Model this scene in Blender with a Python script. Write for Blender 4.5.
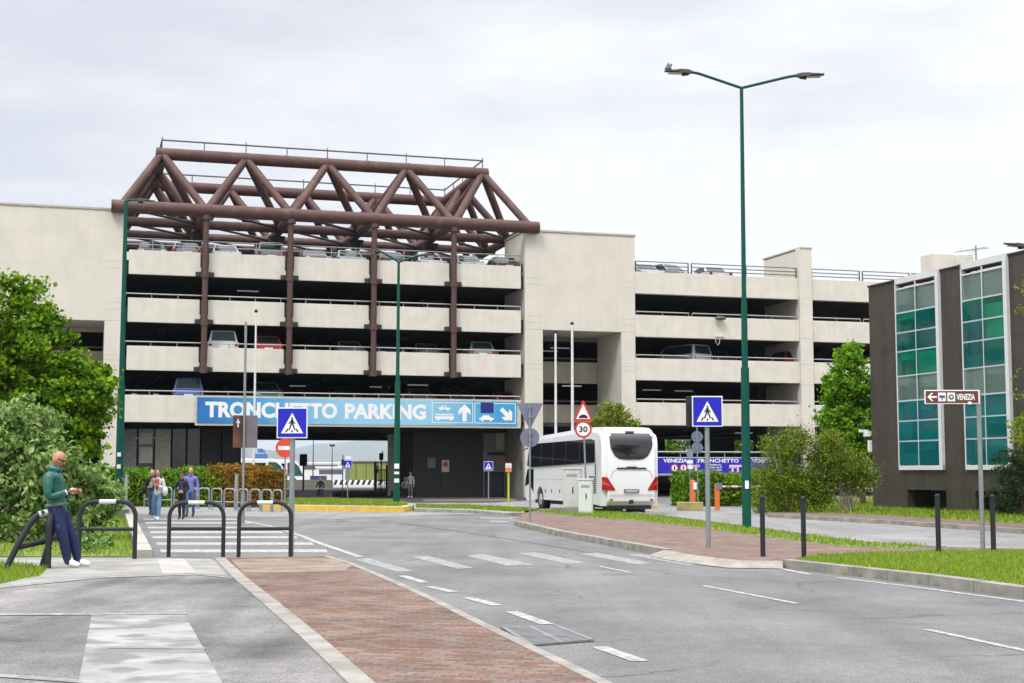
import bpy, bmesh, math, random
import numpy as np
from mathutils import Vector, Matrix
R = math.radians
for o in list(bpy.data.objects): bpy.data.objects.remove(o)
S = bpy.context.scene
COL = S.collection
rng = np.random.default_rng(7)
random.seed(7)

# ------------------------------------------------------------------ camera
FPX, CH, HOR = 1430.0, 1.65, 472.0
PITCH = math.atan((HOR - 341.5) / FPX)
cd = bpy.data.cameras.new('camera'); cam = bpy.data.objects.new('camera', cd); COL.objects.link(cam)
cd.sensor_width = 36.0; cd.lens = FPX / 1024 * 36.0; cd.clip_start = 0.1; cd.clip_end = 30000
cam.location = (0, 0, CH); cam.rotation_euler = (math.pi / 2 + PITCH, 0, 0)
S.camera = cam
# ------------------------------------------------------------------ sky
SUN_EL, SUN_AZ = 52.0, 205.0      # azimuth clockwise from +Y (the view direction): behind the camera, a little to the left
W = bpy.data.worlds.new('World'); S.world = W; W.use_nodes = True
nt = W.node_tree; nt.nodes.clear()
def wn(t): return nt.nodes.new(t)
sky = wn('ShaderNodeTexSky'); sky.sky_type = 'NISHITA'; sky.sun_disc = False
sky.sun_elevation = R(SUN_EL); sky.sun_rotation = R(SUN_AZ)
b1 = wn('ShaderNodeBackground'); b1.inputs[1].default_value = 0.10; nt.links.new(sky.outputs[0], b1.inputs[0])
tc = wn('ShaderNodeTexCoord'); sep = wn('ShaderNodeSeparateXYZ'); nt.links.new(tc.outputs['Generated'], sep.inputs[0])
mp = wn('ShaderNodeMapping'); mp.inputs['Scale'].default_value = (1.0, 1.0, 3.4); mp.inputs['Rotation'].default_value = (0.1, 0.0, 0.0); mp.inputs['Location'].default_value = (0.32, 0.1, 0.55)
nt.links.new(tc.outputs['Generated'], mp.inputs[0])
no = wn('ShaderNodeTexNoise'); no.inputs['Scale'].default_value = 2.6; no.inputs['Detail'].default_value = 9; no.inputs['Roughness'].default_value = 0.52
nt.links.new(mp.outputs[0], no.inputs['Vector'])
rp = wn('ShaderNodeValToRGB'); e = rp.color_ramp.elements
e[0].position = 0.36; e[0].color = (0.61, 0.63, 0.70, 1); e[1].position = 0.57; e[1].color = (0.86, 0.862, 0.872, 1)
nt.links.new(no.outputs['Fac'], rp.inputs[0])
el = wn('ShaderNodeMapRange'); el.interpolation_type = 'SMOOTHSTEP'
for k, v in zip(range(1, 5), (0.36, 0.9, 0.97, 3.5)): el.inputs[k].default_value = v
nt.links.new(sep.outputs['Z'], el.inputs[0])
b2 = wn('ShaderNodeBackground'); nt.links.new(rp.outputs[0], b2.inputs[0]); nt.links.new(el.outputs[0], b2.inputs[1])
mx = wn('ShaderNodeMixShader'); mx.inputs[0].default_value = 0.94
nt.links.new(b1.outputs[0], mx.inputs[1]); nt.links.new(b2.outputs[0], mx.inputs[2])
wo = wn('ShaderNodeOutputWorld'); nt.links.new(mx.outputs[0], wo.inputs[0])
# ------------------------------------------------------------------ sun (thin overcast: large soft disc)
sl = bpy.data.lights.new('sun', 'SUN'); sl.energy = 1.5; sl.angle = R(14); sl.color = (1.0, 0.96, 0.9)
sun = bpy.data.objects.new('sun', sl); COL.objects.link(sun)
sdir = Vector((math.sin(R(SUN_AZ)) * math.cos(R(SUN_EL)), math.cos(R(SUN_AZ)) * math.cos(R(SUN_EL)), math.sin(R(SUN_EL))))
sun.rotation_euler = sdir.to_track_quat('Z', 'Y').to_euler()
# ------------------------------------------------------------------ exposure
vs = S.view_settings; vs.view_transform = 'Standard'; vs.look = 'None'; vs.exposure = 0.34; vs.gamma = 1.0; vs.use_curve_mapping = False
S.cycles.max_bounces = 6; S.cycles.diffuse_bounces = 3; S.cycles.glossy_bounces = 3; S.cycles.transparent_max_bounces = 8; S.cycles.volume_bounces = 0
S.cycles.use_denoising = True

# ------------------------------------------------------------------ measuring helpers
CT, ST = math.cos(PITCH), math.sin(PITCH)
def ray(px, py):
    y = 341.5 - py
    return Vector((px - 512.0, FPX * CT - y * ST, FPX * ST + y * CT))
def G(px, py, z=0.0):
    d = ray(px, py); t = (z - CH) / d.z
    return Vector((d.x * t, d.y * t, z))
def VY(px, py, Y):
    d = ray(px, py); t = Y / d.y
    return Vector((d.x * t, Y, CH + d.z * t))
def GP(pts, z=0.0): return [(lambda p: (p.x, p.y))(G(x, y, z)) for x, y in pts]

# ------------------------------------------------------------------ materials
MATS = {}
def mat(name, rgb, rough=0.7, metal=0.0, var=0.12, scale=4.0, bump=0.0, bscale=60.0, coat=0.0, streak=0.0, spec=0.5, grime=None):
    if name in MATS: return MATS[name]
    m = bpy.data.materials.new(name); m.use_nodes = True; n = m.node_tree; MATS[name] = m
    p = n.nodes['Principled BSDF']
    p.inputs['Roughness'].default_value = rough; p.inputs['Metallic'].default_value = metal
    p.inputs['Coat Weight'].default_value = coat; p.inputs['Specular IOR Level'].default_value = spec
    t = n.nodes.new('ShaderNodeTexCoord')
    src = None
    def noise(sc, det, vec):
        q = n.nodes.new('ShaderNodeTexNoise'); q.inputs['Scale'].default_value = sc; q.inputs['Detail'].default_value = det
        n.links.new(vec, q.inputs['Vector']); return q.outputs['Fac']
    def ramp(fac, lo, hi, a, b):
        q = n.nodes.new('ShaderNodeMapRange'); n.links.new(fac, q.inputs[0])
        for k, v in zip(range(1, 5), (lo, hi, a, b)): q.inputs[k].default_value = v
        return q.outputs[0]
    def mul(a, b):
        q = n.nodes.new('ShaderNodeMath'); q.operation = 'MULTIPLY'
        for k, v in enumerate((a, b)):
            if isinstance(v, float): q.inputs[k].default_value = v
            else: n.links.new(v, q.inputs[k])
        return q.outputs[0]
    f = ramp(noise(scale, 6, t.outputs['Object']), 0.3, 0.7, 1 - var, 1 + var)
    if streak:
        mpn = n.nodes.new('ShaderNodeMapping'); mpn.inputs['Scale'].default_value = (2.2, 2.2, 0.12); n.links.new(t.outputs['Object'], mpn.inputs[0])
        f = mul(f, ramp(noise(1.6, 5, mpn.outputs[0]), 0.35, 0.75, 1 + streak * 0.3, 1 - streak))
    vm = n.nodes.new('ShaderNodeVectorMath'); vm.operation = 'SCALE'; vm.inputs[0].default_value = rgb
    n.links.new(f, vm.inputs['Scale'])
    out = vm.outputs[0]
    if grime:
        mxn = n.nodes.new('ShaderNodeMix'); mxn.data_type = 'RGBA'
        n.links.new(ramp(noise(grime[3], 8, t.outputs['Object']), grime[4], grime[4] + 0.12, 0.0, grime[5]), mxn.inputs[0])
        n.links.new(out, mxn.inputs[6]); mxn.inputs[7].default_value = (*grime[:3], 1); out = mxn.outputs[2]
    n.links.new(out, p.inputs['Base Color'])
    if bump:
        bn = n.nodes.new('ShaderNodeBump'); bn.inputs['Strength'].default_value = bump; bn.inputs['Distance'].default_value = 0.02
        n.links.new(noise(bscale, 4, t.outputs['Object']), bn.inputs['Height']); n.links.new(bn.outputs[0], p.inputs['Normal'])
    return m

def asphalt(name, base, crack=0.5, patch=0.25, rot=-22, track=0.6):
    m = bpy.data.materials.new(name); m.use_nodes = True; n = m.node_tree; MATS[name] = m
    p = n.nodes['Principled BSDF']; p.inputs['Roughness'].default_value = 0.85; p.inputs['Specular IOR Level'].default_value = 0.3
    t = n.nodes.new('ShaderNodeTexCoord'); O = t.outputs['Object']
    def noise(sc, det, vec=O, ro=0.5):
        q = n.nodes.new('ShaderNodeTexNoise'); q.inputs['Scale'].default_value = sc; q.inputs['Detail'].default_value = det; q.inputs['Roughness'].default_value = ro
        n.links.new(vec, q.inputs['Vector']); return q.outputs['Fac']
    def ramp(fac, lo, hi, a, b):
        q = n.nodes.new('ShaderNodeMapRange'); n.links.new(fac, q.inputs[0])
        for k, v in zip(range(1, 5), (lo, hi, a, b)): q.inputs[k].default_value = v
        return q.outputs[0]
    def mul(a, b):
        q = n.nodes.new('ShaderNodeMath'); q.operation = 'MULTIPLY'; n.links.new(a, q.inputs[0]); n.links.new(b, q.inputs[1]); return q.outputs[0]
    f = ramp(noise(0.35, 7, ro=0.6), 0.3, 0.7, 1 - patch, 1 + patch)
    mpn = n.nodes.new('ShaderNodeMapping'); mpn.inputs['Rotation'].default_value = (0, 0, R(rot)); mpn.inputs['Scale'].default_value = (1.2, 0.09, 1); n.links.new(O, mpn.inputs[0])
    f = mul(f, ramp(noise(1.0, 6, mpn.outputs[0]), 0.3, 0.7, 1 - patch * track, 1 + patch * track))   # wheel tracks along the road
    f = mul(f, ramp(noise(7, 6, ro=0.7), 0.3, 0.7, 0.84, 1.16))
    f = mul(f, ramp(noise(38, 3, ro=0.75), 0.32, 0.68, 0.55, 1.45))
    f = mul(f, ramp(noise(0.8, 9, ro=0.68), 0.56, 0.70, 1.0, 0.74)); f = mul(f, ramp(noise(1.7, 7, ro=0.6), 0.60, 0.72, 1.0, 1.16))   # stains and worn pale spots
    vo = n.nodes.new('ShaderNodeTexVoronoi'); vo.feature = 'DISTANCE_TO_EDGE'; vo.inputs['Scale'].default_value = 0.42
    nz = n.nodes.new('ShaderNodeTexNoise'); nz.inputs['Scale'].default_value = 1.5; nz.inputs['Detail'].default_value = 6; n.links.new(O, nz.inputs['Vector'])
    mixv = n.nodes.new('ShaderNodeMix'); mixv.data_type = 'VECTOR'; mixv.inputs[0].default_value = 0.35
    n.links.new(O, mixv.inputs[4]); n.links.new(nz.outputs['Color'], mixv.inputs[5]); n.links.new(mixv.outputs[1], vo.inputs['Vector'])
    cr = ramp(vo.outputs['Distance'], 0.0, 0.012, 1 - crack, 1.0)
    cr2 = ramp(noise(0.25, 3), 0.45, 0.6, 0, 1)
    mxs = n.nodes.new('ShaderNodeMix'); n.links.new(cr2, mxs.inputs[0]); mxs.inputs[2].default_value = 1.0; n.links.new(cr, mxs.inputs[3])
    f = mul(f, mxs.outputs[0])
    vm = n.nodes.new('ShaderNodeVectorMath'); vm.operation = 'SCALE'; vm.inputs[0].default_value = base; n.links.new(f, vm.inputs['Scale'])
    n.links.new(vm.outputs[0], p.inputs['Base Color'])
    bn = n.nodes.new('ShaderNodeBump'); bn.inputs['Strength'].default_value = 0.35; bn.inputs['Distance'].default_value = 0.01
    n.links.new(noise(90, 3), bn.inputs['Height']); n.links.new(bn.outputs[0], p.inputs['Normal'])
    return m

def paving(name, c1, c2, mortar, rot, bw=0.22, bh=0.11, contrast=1.0, bias=-0.1):
    m = bpy.data.materials.new(name); m.use_nodes = True; n = m.node_tree; MATS[name] = m
    p = n.nodes['Principled BSDF']; p.inputs['Roughness'].default_value = 0.85; p.inputs['Specular IOR Level'].default_value = 0.3
    t = n.nodes.new('ShaderNodeTexCoord'); mpn = n.nodes.new('ShaderNodeMapping'); mpn.inputs['Rotation'].default_value = (0, 0, rot)
    n.links.new(t.outputs['Object'], mpn.inputs[0])
    br = n.nodes.new('ShaderNodeTexBrick'); n.links.new(mpn.outputs[0], br.inputs['Vector'])
    br.inputs['Color1'].default_value = (*c1, 1); br.inputs['Color2'].default_value = (*c2, 1); br.inputs['Mortar'].default_value = (*mortar, 1)
    br.inputs['Scale'].default_value = 1.0; br.inputs['Brick Width'].default_value = bw; br.inputs['Row Height'].default_value = bh
    br.inputs['Mortar Size'].default_value = 0.008; br.inputs['Bias'].default_value = bias; br.offset_frequency = 2
    nz = n.nodes.new('ShaderNodeTexNoise'); nz.inputs['Scale'].default_value = 1.1; nz.inputs['Detail'].default_value = 7; n.links.new(t.outputs['Object'], nz.inputs['Vector'])
    mr = n.nodes.new('ShaderNodeMapRange'); n.links.new(nz.outputs['Fac'], mr.inputs[0])
    for k, v in zip(range(1, 5), (0.3, 0.7, 1 - 0.3 * contrast, 1 + 0.3 * contrast)): mr.inputs[k].default_value = v
    n2 = n.nodes.new('ShaderNodeTexNoise'); n2.inputs['Scale'].default_value = 30; n.links.new(t.outputs['Object'], n2.inputs['Vector'])
    m2 = n.nodes.new('ShaderNodeMapRange'); n.links.new(n2.outputs['Fac'], m2.inputs[0])
    for k, v in zip(range(1, 5), (0.3, 0.7, 0.8, 1.2)): m2.inputs[k].default_value = v
    mu = n.nodes.new('ShaderNodeMath'); mu.operation = 'MULTIPLY'; n.links.new(mr.outputs[0], mu.inputs[0]); n.links.new(m2.outputs[0], mu.inputs[1])
    vm = n.nodes.new('ShaderNodeVectorMath'); vm.operation = 'SCALE'; n.links.new(br.outputs['Color'], vm.inputs[0]); n.links.new(mu.outputs[0], vm.inputs['Scale'])
    n.links.new(vm.outputs[0], p.inputs['Base Color'])
    bn = n.nodes.new('ShaderNodeBump'); bn.inputs['Strength'].default_value = 0.5; bn.inputs['Distance'].default_value = 0.01; bn.invert = True
    n.links.new(br.outputs['Fac'], bn.inputs['Height']); n.links.new(bn.outputs[0], p.inputs['Normal'])
    return m

def leaf_mat(name, ca, cb, trans=0.35, rough=0.55):
    m = bpy.data.materials.new(name); m.use_nodes = True; n = m.node_tree; MATS[name] = m
    n.nodes.remove(n.nodes['Principled BSDF']); out = n.nodes['Material Output']
    g = n.nodes.new('ShaderNodeNewGeometry'); rp = n.nodes.new('ShaderNodeValToRGB')
    rp.color_ramp.elements[0].color = (*ca, 1); rp.color_ramp.elements[1].color = (*cb, 1)
    n.links.new(g.outputs['Random Per Island'], rp.inputs[0])
    d = n.nodes.new('ShaderNodeBsdfPrincipled'); d.inputs['Roughness'].default_value = rough; d.inputs['Specular IOR Level'].default_value = 0.12
    n.links.new(rp.outputs[0], d.inputs['Base Color'])
    tr = n.nodes.new('ShaderNodeBsdfTranslucent'); n.links.new(rp.outputs[0], tr.inputs[0])
    mxn = n.nodes.new('ShaderNodeMixShader'); mxn.inputs[0].default_value = trans
    n.links.new(d.outputs[0], mxn.inputs[1]); n.links.new(tr.outputs[0], mxn.inputs[2]); n.links.new(mxn.outputs[0], out.inputs[0])
    return m

def tinted_glass(name, tint, gloss=0.12):
    m = bpy.data.materials.new(name); m.use_nodes = True; n = m.node_tree; MATS[name] = m
    n.nodes.remove(n.nodes['Principled BSDF']); out = n.nodes['Material Output']
    a = n.nodes.new('ShaderNodeBsdfTransparent'); a.inputs[0].default_value = (*tint, 1)
    b = n.nodes.new('ShaderNodeBsdfGlossy'); b.inputs['Roughness'].default_value = 0.03
    lw = n.nodes.new('ShaderNodeLayerWeight'); lw.inputs[0].default_value = 0.5; fr = n.nodes.new('ShaderNodeMath'); fr.operation = 'POWER'; n.links.new(lw.outputs['Facing'], fr.inputs[0]); fr.inputs[1].default_value = 5.0
    ad = n.nodes.new('ShaderNodeMath'); ad.operation = 'ADD'; ad.use_clamp = True; n.links.new(fr.outputs[0], ad.inputs[0]); ad.inputs[1].default_value = gloss - 0.05
    mxn = n.nodes.new('ShaderNodeMixShader'); n.links.new(ad.outputs[0], mxn.inputs[0])
    n.links.new(a.outputs[0], mxn.inputs[1]); n.links.new(b.outputs[0], mxn.inputs[2]); n.links.new(mxn.outputs[0], out.inputs[0])
    return m

# ------------------------------------------------------------------ mesh builder
class MB:
    def __init__(s): s.v = []; s.f = []; s.m = []
    def add(s, vs, fs, mi=0):
        o = len(s.v); s.v += [tuple(v) for v in vs]
        for f in fs: s.f.append([o + i for i in f]); s.m.append(mi)
        return s
    def bx(s, x0, x1, y0, y1, z0, z1, mi=0):
        v = [(x, y, z) for z in (z0, z1) for y in (y0, y1) for x in (x0, x1)]
        return s.add(v, [(0, 2, 3, 1), (4, 5, 7, 6), (0, 1, 5, 4), (2, 6, 7, 3), (0, 4, 6, 2), (1, 3, 7, 5)], mi)
    def prism(s, poly, z0, z1, mi=0, mside=None):
        n = len(poly); A = sum(poly[i][0] * poly[(i + 1) % n][1] - poly[(i + 1) % n][0] * poly[i][1] for i in range(n))
        if A < 0: poly = poly[::-1]
        s.add([(x, y, z1) for x, y in poly], [tuple(range(n))], mi)
        v = [(x, y, z0) for x, y in poly] + [(x, y, z1) for x, y in poly]
        s.add(v, [(i, (i + 1) % n, n + (i + 1) % n, n + i) for i in range(n)], mi if mside is None else mside)
        return s
    def sheet(s, poly, z, mi=0):
        n = len(poly); A = sum(poly[i][0] * poly[(i + 1) % n][1] - poly[(i + 1) % n][0] * poly[i][1] for i in range(n))
        if A < 0: poly = poly[::-1]
        return s.add([(x, y, z) for x, y in poly], [tuple(range(n))], mi)
    def slab(s, poly, y0, y1, mi=0):          # outline in XZ, thickness along Y, faces towards -Y
        n = len(poly); A = sum(poly[i][0] * poly[(i + 1) % n][1] - poly[(i + 1) % n][0] * poly[i][1] for i in range(n))
        if A < 0: poly = poly[::-1]
        v = [(x, y0, z) for x, z in poly] + [(x, y1, z) for x, z in poly]
        f = [tuple(range(n)), tuple(range(2 * n - 1, n - 1, -1))] + [(i, n + i, n + (i + 1) % n, (i + 1) % n) for i in range(n)]
        return s.add(v, f, mi)
    def side(s, poly, x0, x1, mi=0):          # outline in YZ, thickness along X
        n = len(poly); A = sum(poly[i][0] * poly[(i + 1) % n][1] - poly[(i + 1) % n][0] * poly[i][1] for i in range(n))
        if A < 0: poly = poly[::-1]
        v = [(x0, y, z) for y, z in poly] + [(x1, y, z) for y, z in poly]
        f = [tuple(range(n - 1, -1, -1)), tuple(range(n, 2 * n))] + [(i, (i + 1) % n, n + (i + 1) % n, n + i) for i in range(n)]
        return s.add(v, f, mi)
    def tube(s, pts, r, n=10, mi=0, cap=True):
        pts = [Vector(p) for p in pts]; k = len(pts); rs = r if isinstance(r, (list, tuple)) else [r] * k
        ref = None; vs = []; fs = []
        for i, p in enumerate(pts):
            d = (pts[min(i + 1, k - 1)] - pts[max(i - 1, 0)]).normalized()
            if ref is None: ref = Vector((0, 0, 1)) if abs(d.z) < 0.9 else Vector((1, 0, 0))
            a = d.cross(ref).normalized(); b = a.cross(d).normalized(); ref = b
            for j in range(n):
                t = 2 * math.pi * j / n; vs.append(p + (a * math.cos(t) + b * math.sin(t)) * rs[i])
        for i in range(k - 1):
            for j in range(n): fs.append((i * n + j, i * n + (j + 1) % n, (i + 1) * n + (j + 1) % n, (i + 1) * n + j))
        if cap: fs.append(tuple(range(n - 1, -1, -1))); fs.append(tuple(range((k - 1) * n, k * n)))
        return s.add(vs, fs, mi)
    def ball(s, c, r, n=10, m=7, mi=0, fn=None):
        r = r if isinstance(r, (tuple, list)) else (r, r, r); vs = []; fs = []
        for i in range(m + 1):
            ph = math.pi * i / m
            for j in range(n):
                th = 2 * math.pi * j / n
                q = Vector((math.sin(ph) * math.cos(th), math.sin(ph) * math.sin(th), math.cos(ph)))
                if fn: q = fn(q)
                vs.append((c[0] + q.x * r[0], c[1] + q.y * r[1], c[2] + q.z * r[2]))
        for i in range(m):
            for j in range(n): fs.append((i * n + j, (i + 1) * n + j, (i + 1) * n + (j + 1) % n, i * n + (j + 1) % n))
        return s.add(vs, fs, mi)
    def disc(s, cx, cz, r, y0, y1, mi=0, n=28): return s.slab([(cx + r * math.cos(2 * math.pi * i / n), cz + r * math.sin(2 * math.pi * i / n)) for i in range(n)], y0, y1, mi)
    def xf(s, M): s.v = [tuple(M @ Vector(v)) for v in s.v]; return s
    def text(s, txt, cx, cz, w, h, y, mi=0, bold=0.03, depth=0.004, mirror=False):
        c = bpy.data.curves.new('t', 'FONT'); c.body = txt; c.size = 1; c.offset = bold; c.resolution_u = 3; c.align_x = 'LEFT'
        o = bpy.data.objects.new('t', c); COL.objects.link(o)
        me = bpy.data.meshes.new_from_object(o.evaluated_get(bpy.context.evaluated_depsgraph_get()))
        if len(me.vertices):
            co = np.array([v.co[:] for v in me.vertices]); lo, hi = co.min(0), co.max(0)
            k = (co - lo) / np.maximum(hi - lo, 1e-6)
            vs = [(cx + (a - .5) * w, y, cz + (b - .5) * h) for a, b, _ in k]
            s.add(vs, [tuple(p.vertices) for p in me.polygons], mi)
        bpy.data.objects.remove(o); bpy.data.curves.remove(c); bpy.data.meshes.remove(me)
        return s
    def build(s, name, mats, parent=None, smooth=None, bevel=0.0, bseg=2):
        me = bpy.data.meshes.new(name); me.from_pydata(s.v, [], s.f)
        mats = mats if isinstance(mats, (list, tuple)) else [mats]
        for q in mats: me.materials.append(q)
        me.polygons.foreach_set('material_index', s.m)
        me.update()
        if smooth is not None:
            me.polygons.foreach_set('use_smooth', [True] * len(me.polygons)); me.set_sharp_from_angle(angle=R(smooth))
        o = bpy.data.objects.new(name, me); COL.objects.link(o)
        if parent: o.parent = parent
        if bevel:
            b = o.modifiers.new('bevel', 'BEVEL'); b.width = bevel; b.segments = bseg; b.limit_method = 'ANGLE'; b.angle_limit = R(40)
        return o

def tag(o, label=None, cat=None, group=None, kind=None):
    if label: o['label'] = label
    if cat: o['category'] = cat
    if group: o['group'] = group
    if kind: o['kind'] = kind
    return o
def thing(name, label, cat, loc=(0, 0, 0), rz=0.0, group=None):
    o = bpy.data.objects.new(name, None); COL.objects.link(o); o.location = loc; o.rotation_euler = (0, 0, rz); o.empty_display_size = 0.2
    return tag(o, label, cat, group)
def struct(mb, name, mats, **k): return tag(mb.build(name, mats, **k), kind='structure')
def kids(o): return [c for c in COL.objects if c.parent == o]
def copy_tree(o, parent=None, loc=None, rz=None, label=None):
    c = o.copy(); COL.objects.link(c)
    if parent is not None: c.parent = parent
    for ch in kids(o):
        d = ch.copy(); COL.objects.link(d); d.parent = c
        for g in kids(ch):
            q = g.copy(); COL.objects.link(q); q.parent = d
    if loc is not None: c.location = loc
    if rz is not None: c.rotation_euler = (0, 0, rz)
    if label: c['label'] = label
    return c
def raw_mesh(name, v, f, mats, parent=None, mi=None):
    me = bpy.data.meshes.new(name); me.from_pydata(v.tolist(), [], f.tolist())
    for q in (mats if isinstance(mats, (list, tuple)) else [mats]): me.materials.append(q)
    if mi is not None: me.polygons.foreach_set('material_index', mi)
    me.update(); o = bpy.data.objects.new(name, me); COL.objects.link(o)
    if parent: o.parent = parent
    return o

# ------------------------------------------------------------------ foliage helpers
def unit(a): return a / np.maximum(np.linalg.norm(a, axis=1, keepdims=True), 1e-9)
def leaves(name, c, size, m, parent, aspect=0.55, out=None, droop=0.25, sv=0.35):
    N = len(c)
    nrm = unit(rng.normal(size=(N, 3)) + (out * 0.9 if out is not None else 0) + np.array([0, 0, 0.5]))
    d = unit(np.cross(nrm, rng.normal(size=(N, 3)))); d[:, 2] -= droop; d = unit(d)
    sd = unit(np.cross(nrm, d)); nrm = np.cross(d, sd)
    L = size * (1 + sv * rng.normal(size=(N, 1))).clip(0.4, 1.8); Wd = L * aspect
    v = np.empty((N, 4, 3)); v[:, 0] = c - d * L * 0.5; v[:, 2] = c + d * L * 0.5
    v[:, 1] = c + sd * Wd * 0.5 + nrm * L * 0.12; v[:, 3] = c - sd * Wd * 0.5 + nrm * L * 0.12
    f = np.arange(N * 4).reshape(N, 4)
    return raw_mesh(name, v.reshape(-1, 3), f, m, parent)
def crown(lobes, nclump, per, cr, shell=0.55, flat=1.0):
    """lobes: (x,y,z,rx,ry,rz). Returns leaf centres and outward directions, in uneven clumps."""
    vol = np.array([l[3] * l[4] * l[5] for l in lobes]) ** (2 / 3.); vol /= vol.sum(); C = []; O = []
    for k in range(nclump):
        l = lobes[rng.choice(len(lobes), p=vol)]
        q = rng.normal(size=3); q /= np.linalg.norm(q); rad = 1 - shell * rng.random() ** 1.6
        if rng.random() < 0.2: rad *= 1.1
        ctr = np.array(l[:3]) + q * rad * np.array(l[3:])
        m = int(per * (0.5 + rng.random())); s = cr * (0.6 + 0.8 * rng.random())
        pts = rng.normal(size=(m, 3)) * np.array([s, s, s * 0.6 * flat]) * 0.55
        C.append(ctr + pts); O.append(np.tile(q, (m, 1)))
    return np.concatenate(C), np.concatenate(O)
def inpoly(P, poly):
    x, y = P[:, 0], P[:, 1]; c = np.zeros(len(P), bool); n = len(poly)
    for i in range(n):
        x0, y0 = poly[i]; x1, y1 = poly[(i + 1) % n]
        if y0 == y1: continue
        c ^= ((y0 > y) != (y1 > y)) & (x < (x1 - x0) * (y - y0) / (y1 - y0) + x0)
    return c
def grass_blades(poly, z, n, h, w, m, label):
    a = np.array(poly); lo, hi = a.min(0), a.max(0)
    P = lo + rng.random((n, 2)) * (hi - lo); P = P[inpoly(P, poly)]
    # patchy: taller clumps
    ph = 0.5 + 0.5 * np.sin(P[:, 0] * 2.1 + 1.3 * np.sin(P[:, 1] * 1.7)) * np.sin(P[:, 1] * 1.3 + P[:, 0] * .6)
    N = len(P); th = rng.random(N) * 6.283; H = h * (0.35 + 0.5 * rng.random(N) + 0.6 * ph * rng.random(N))
    s = np.stack([np.cos(th), np.sin(th), 0 * th], 1) * (w * 0.5); b = np.c_[P, np.full(N, z)]
    lean = rng.normal(size=(N, 3)) * np.array([.45, .45, 0]) * H[:, None]; tip = b + lean; tip[:, 2] += H
    v = np.empty((N, 3, 3)); v[:, 0] = b - s; v[:, 1] = b + s; v[:, 2] = tip
    o = raw_mesh('grass', v.reshape(-1, 3), np.arange(N * 3).reshape(N, 3), m)
    return tag(o, label, 'grass', kind='stuff')
# ================================================================== the ground
M_road = asphalt('asphalt', (0.15, 0.147, 0.145)); M_pale = asphalt('pale_asphalt', (0.22, 0.216, 0.212), 0.4, 0.2)
M_lot = asphalt('lot_asphalt', (0.165, 0.158, 0.150), 0.6, 0.5, 82, 0.75)
M_conc = mat('walk_concrete', (0.27, 0.26, 0.24), 0.9, var=0.28, scale=1.3, bump=0.3, grime=(0.2, 0.19, 0.17, 2.0, 0.52, 0.6))
M_kerb = mat('kerb_stone', (0.26, 0.245, 0.215), 0.9, var=0.3, scale=2.5, bump=0.3, grime=(0.2, 0.19, 0.16, 3.0, 0.55, 0.5))
M_brick = paving('red_brick_paving', (0.135, 0.052, 0.021), (0.185, 0.135, 0.112), (0.085, 0.066, 0.055), R(14), bias=0.2)
M_brick2 = paving('dull_brick_paving', (0.15, 0.085, 0.065), (0.215, 0.16, 0.135), (0.12, 0.095, 0.08), R(-20), contrast=0.6)
M_bpale = paving('pale_brick_paving', (0.28, 0.235, 0.175), (0.19, 0.135, 0.10), (0.15, 0.12, 0.095), R(14))
M_paint = mat('road_paint', (0.38, 0.372, 0.355), 0.75, var=0.2, scale=5, grime=(0.2, 0.2, 0.195, 9.0, 0.46, 0.85))
M_wornp = mat('worn_road_paint', (0.31, 0.305, 0.29), 0.8, var=0.3, scale=4, grime=(0.185, 0.183, 0.18, 8.0, 0.42, 0.9))
M_soil = mat('grass_floor', (0.13, 0.19, 0.025), 0.95, var=0.35, scale=2.5, bump=0.5, bscale=40)
M_blade = leaf_mat('grass_blade', (0.09, 0.19, 0.015), (0.34, 0.41, 0.05), 0.35)
M_yel = mat('yellow_kerb_paint', (0.62, 0.42, 0.06), 0.75, var=0.15, scale=2, grime=(0.42, 0.33, 0.16, 3.0, 0.55, 0.7))

g = MB(); g.sheet([(-14000, -300), (14000, -300), (14000, 17000), (-14000, 17000)], -0.03)
struct(g, 'ground', mat('far_ground', (0.24, 0.235, 0.21), 0.95, var=0.25, scale=0.05))
g = MB(); g.sheet([(-90, -15), (90, -15), (90, 140), (-90, 140)], 0.0)
struct(g, 'road', M_road)
# second road behind the right island, paler
R1_back = [(527, 509), (600, 509), (660, 514.5), (740, 525), (860, 541), (946, 547), (1024, 549), (1300, 553)]
g = MB(); g.sheet(GP([(560, 503), (640, 503), (770, 510), (884, 519), (1024, 528), (1300, 544)] + [(x, y + 1.5) for x, y in R1_back[::-1]]), 0.004)
struct(g, 'side_road', M_pale)
# pale far part of the main road (in front of the garage)
g = MB(); g.sheet(GP([(120, 500), (560, 500), (540, 511), (512, 518), (470, 514), (380, 517), (330, 519), (240, 516), (140, 514)]), 0.004)
struct(g, 'forecourt_road', M_pale)

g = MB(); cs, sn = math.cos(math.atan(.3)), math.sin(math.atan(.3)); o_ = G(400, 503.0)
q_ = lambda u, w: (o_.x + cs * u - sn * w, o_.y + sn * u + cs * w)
g.sheet([q_(-7, .5), q_(5.2, -.6), q_(15, 14), q_(15, 76), q_(-40, 76), q_(-30, 20)], 0.008); struct(g, 'shaded_floor', asphalt('shade_asphalt', (0.045, 0.044, 0.043), 0.3, 0.2))  # underpass shade put into a dark asphalt sheet reaching out past the front
g = MB(); g.sheet([q_(2.2, 4), q_(7.5, 3), q_(9, 9), q_(3.5, 9.5)], 0.012); struct(g, 'brick_apron', M_brick2)
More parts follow.
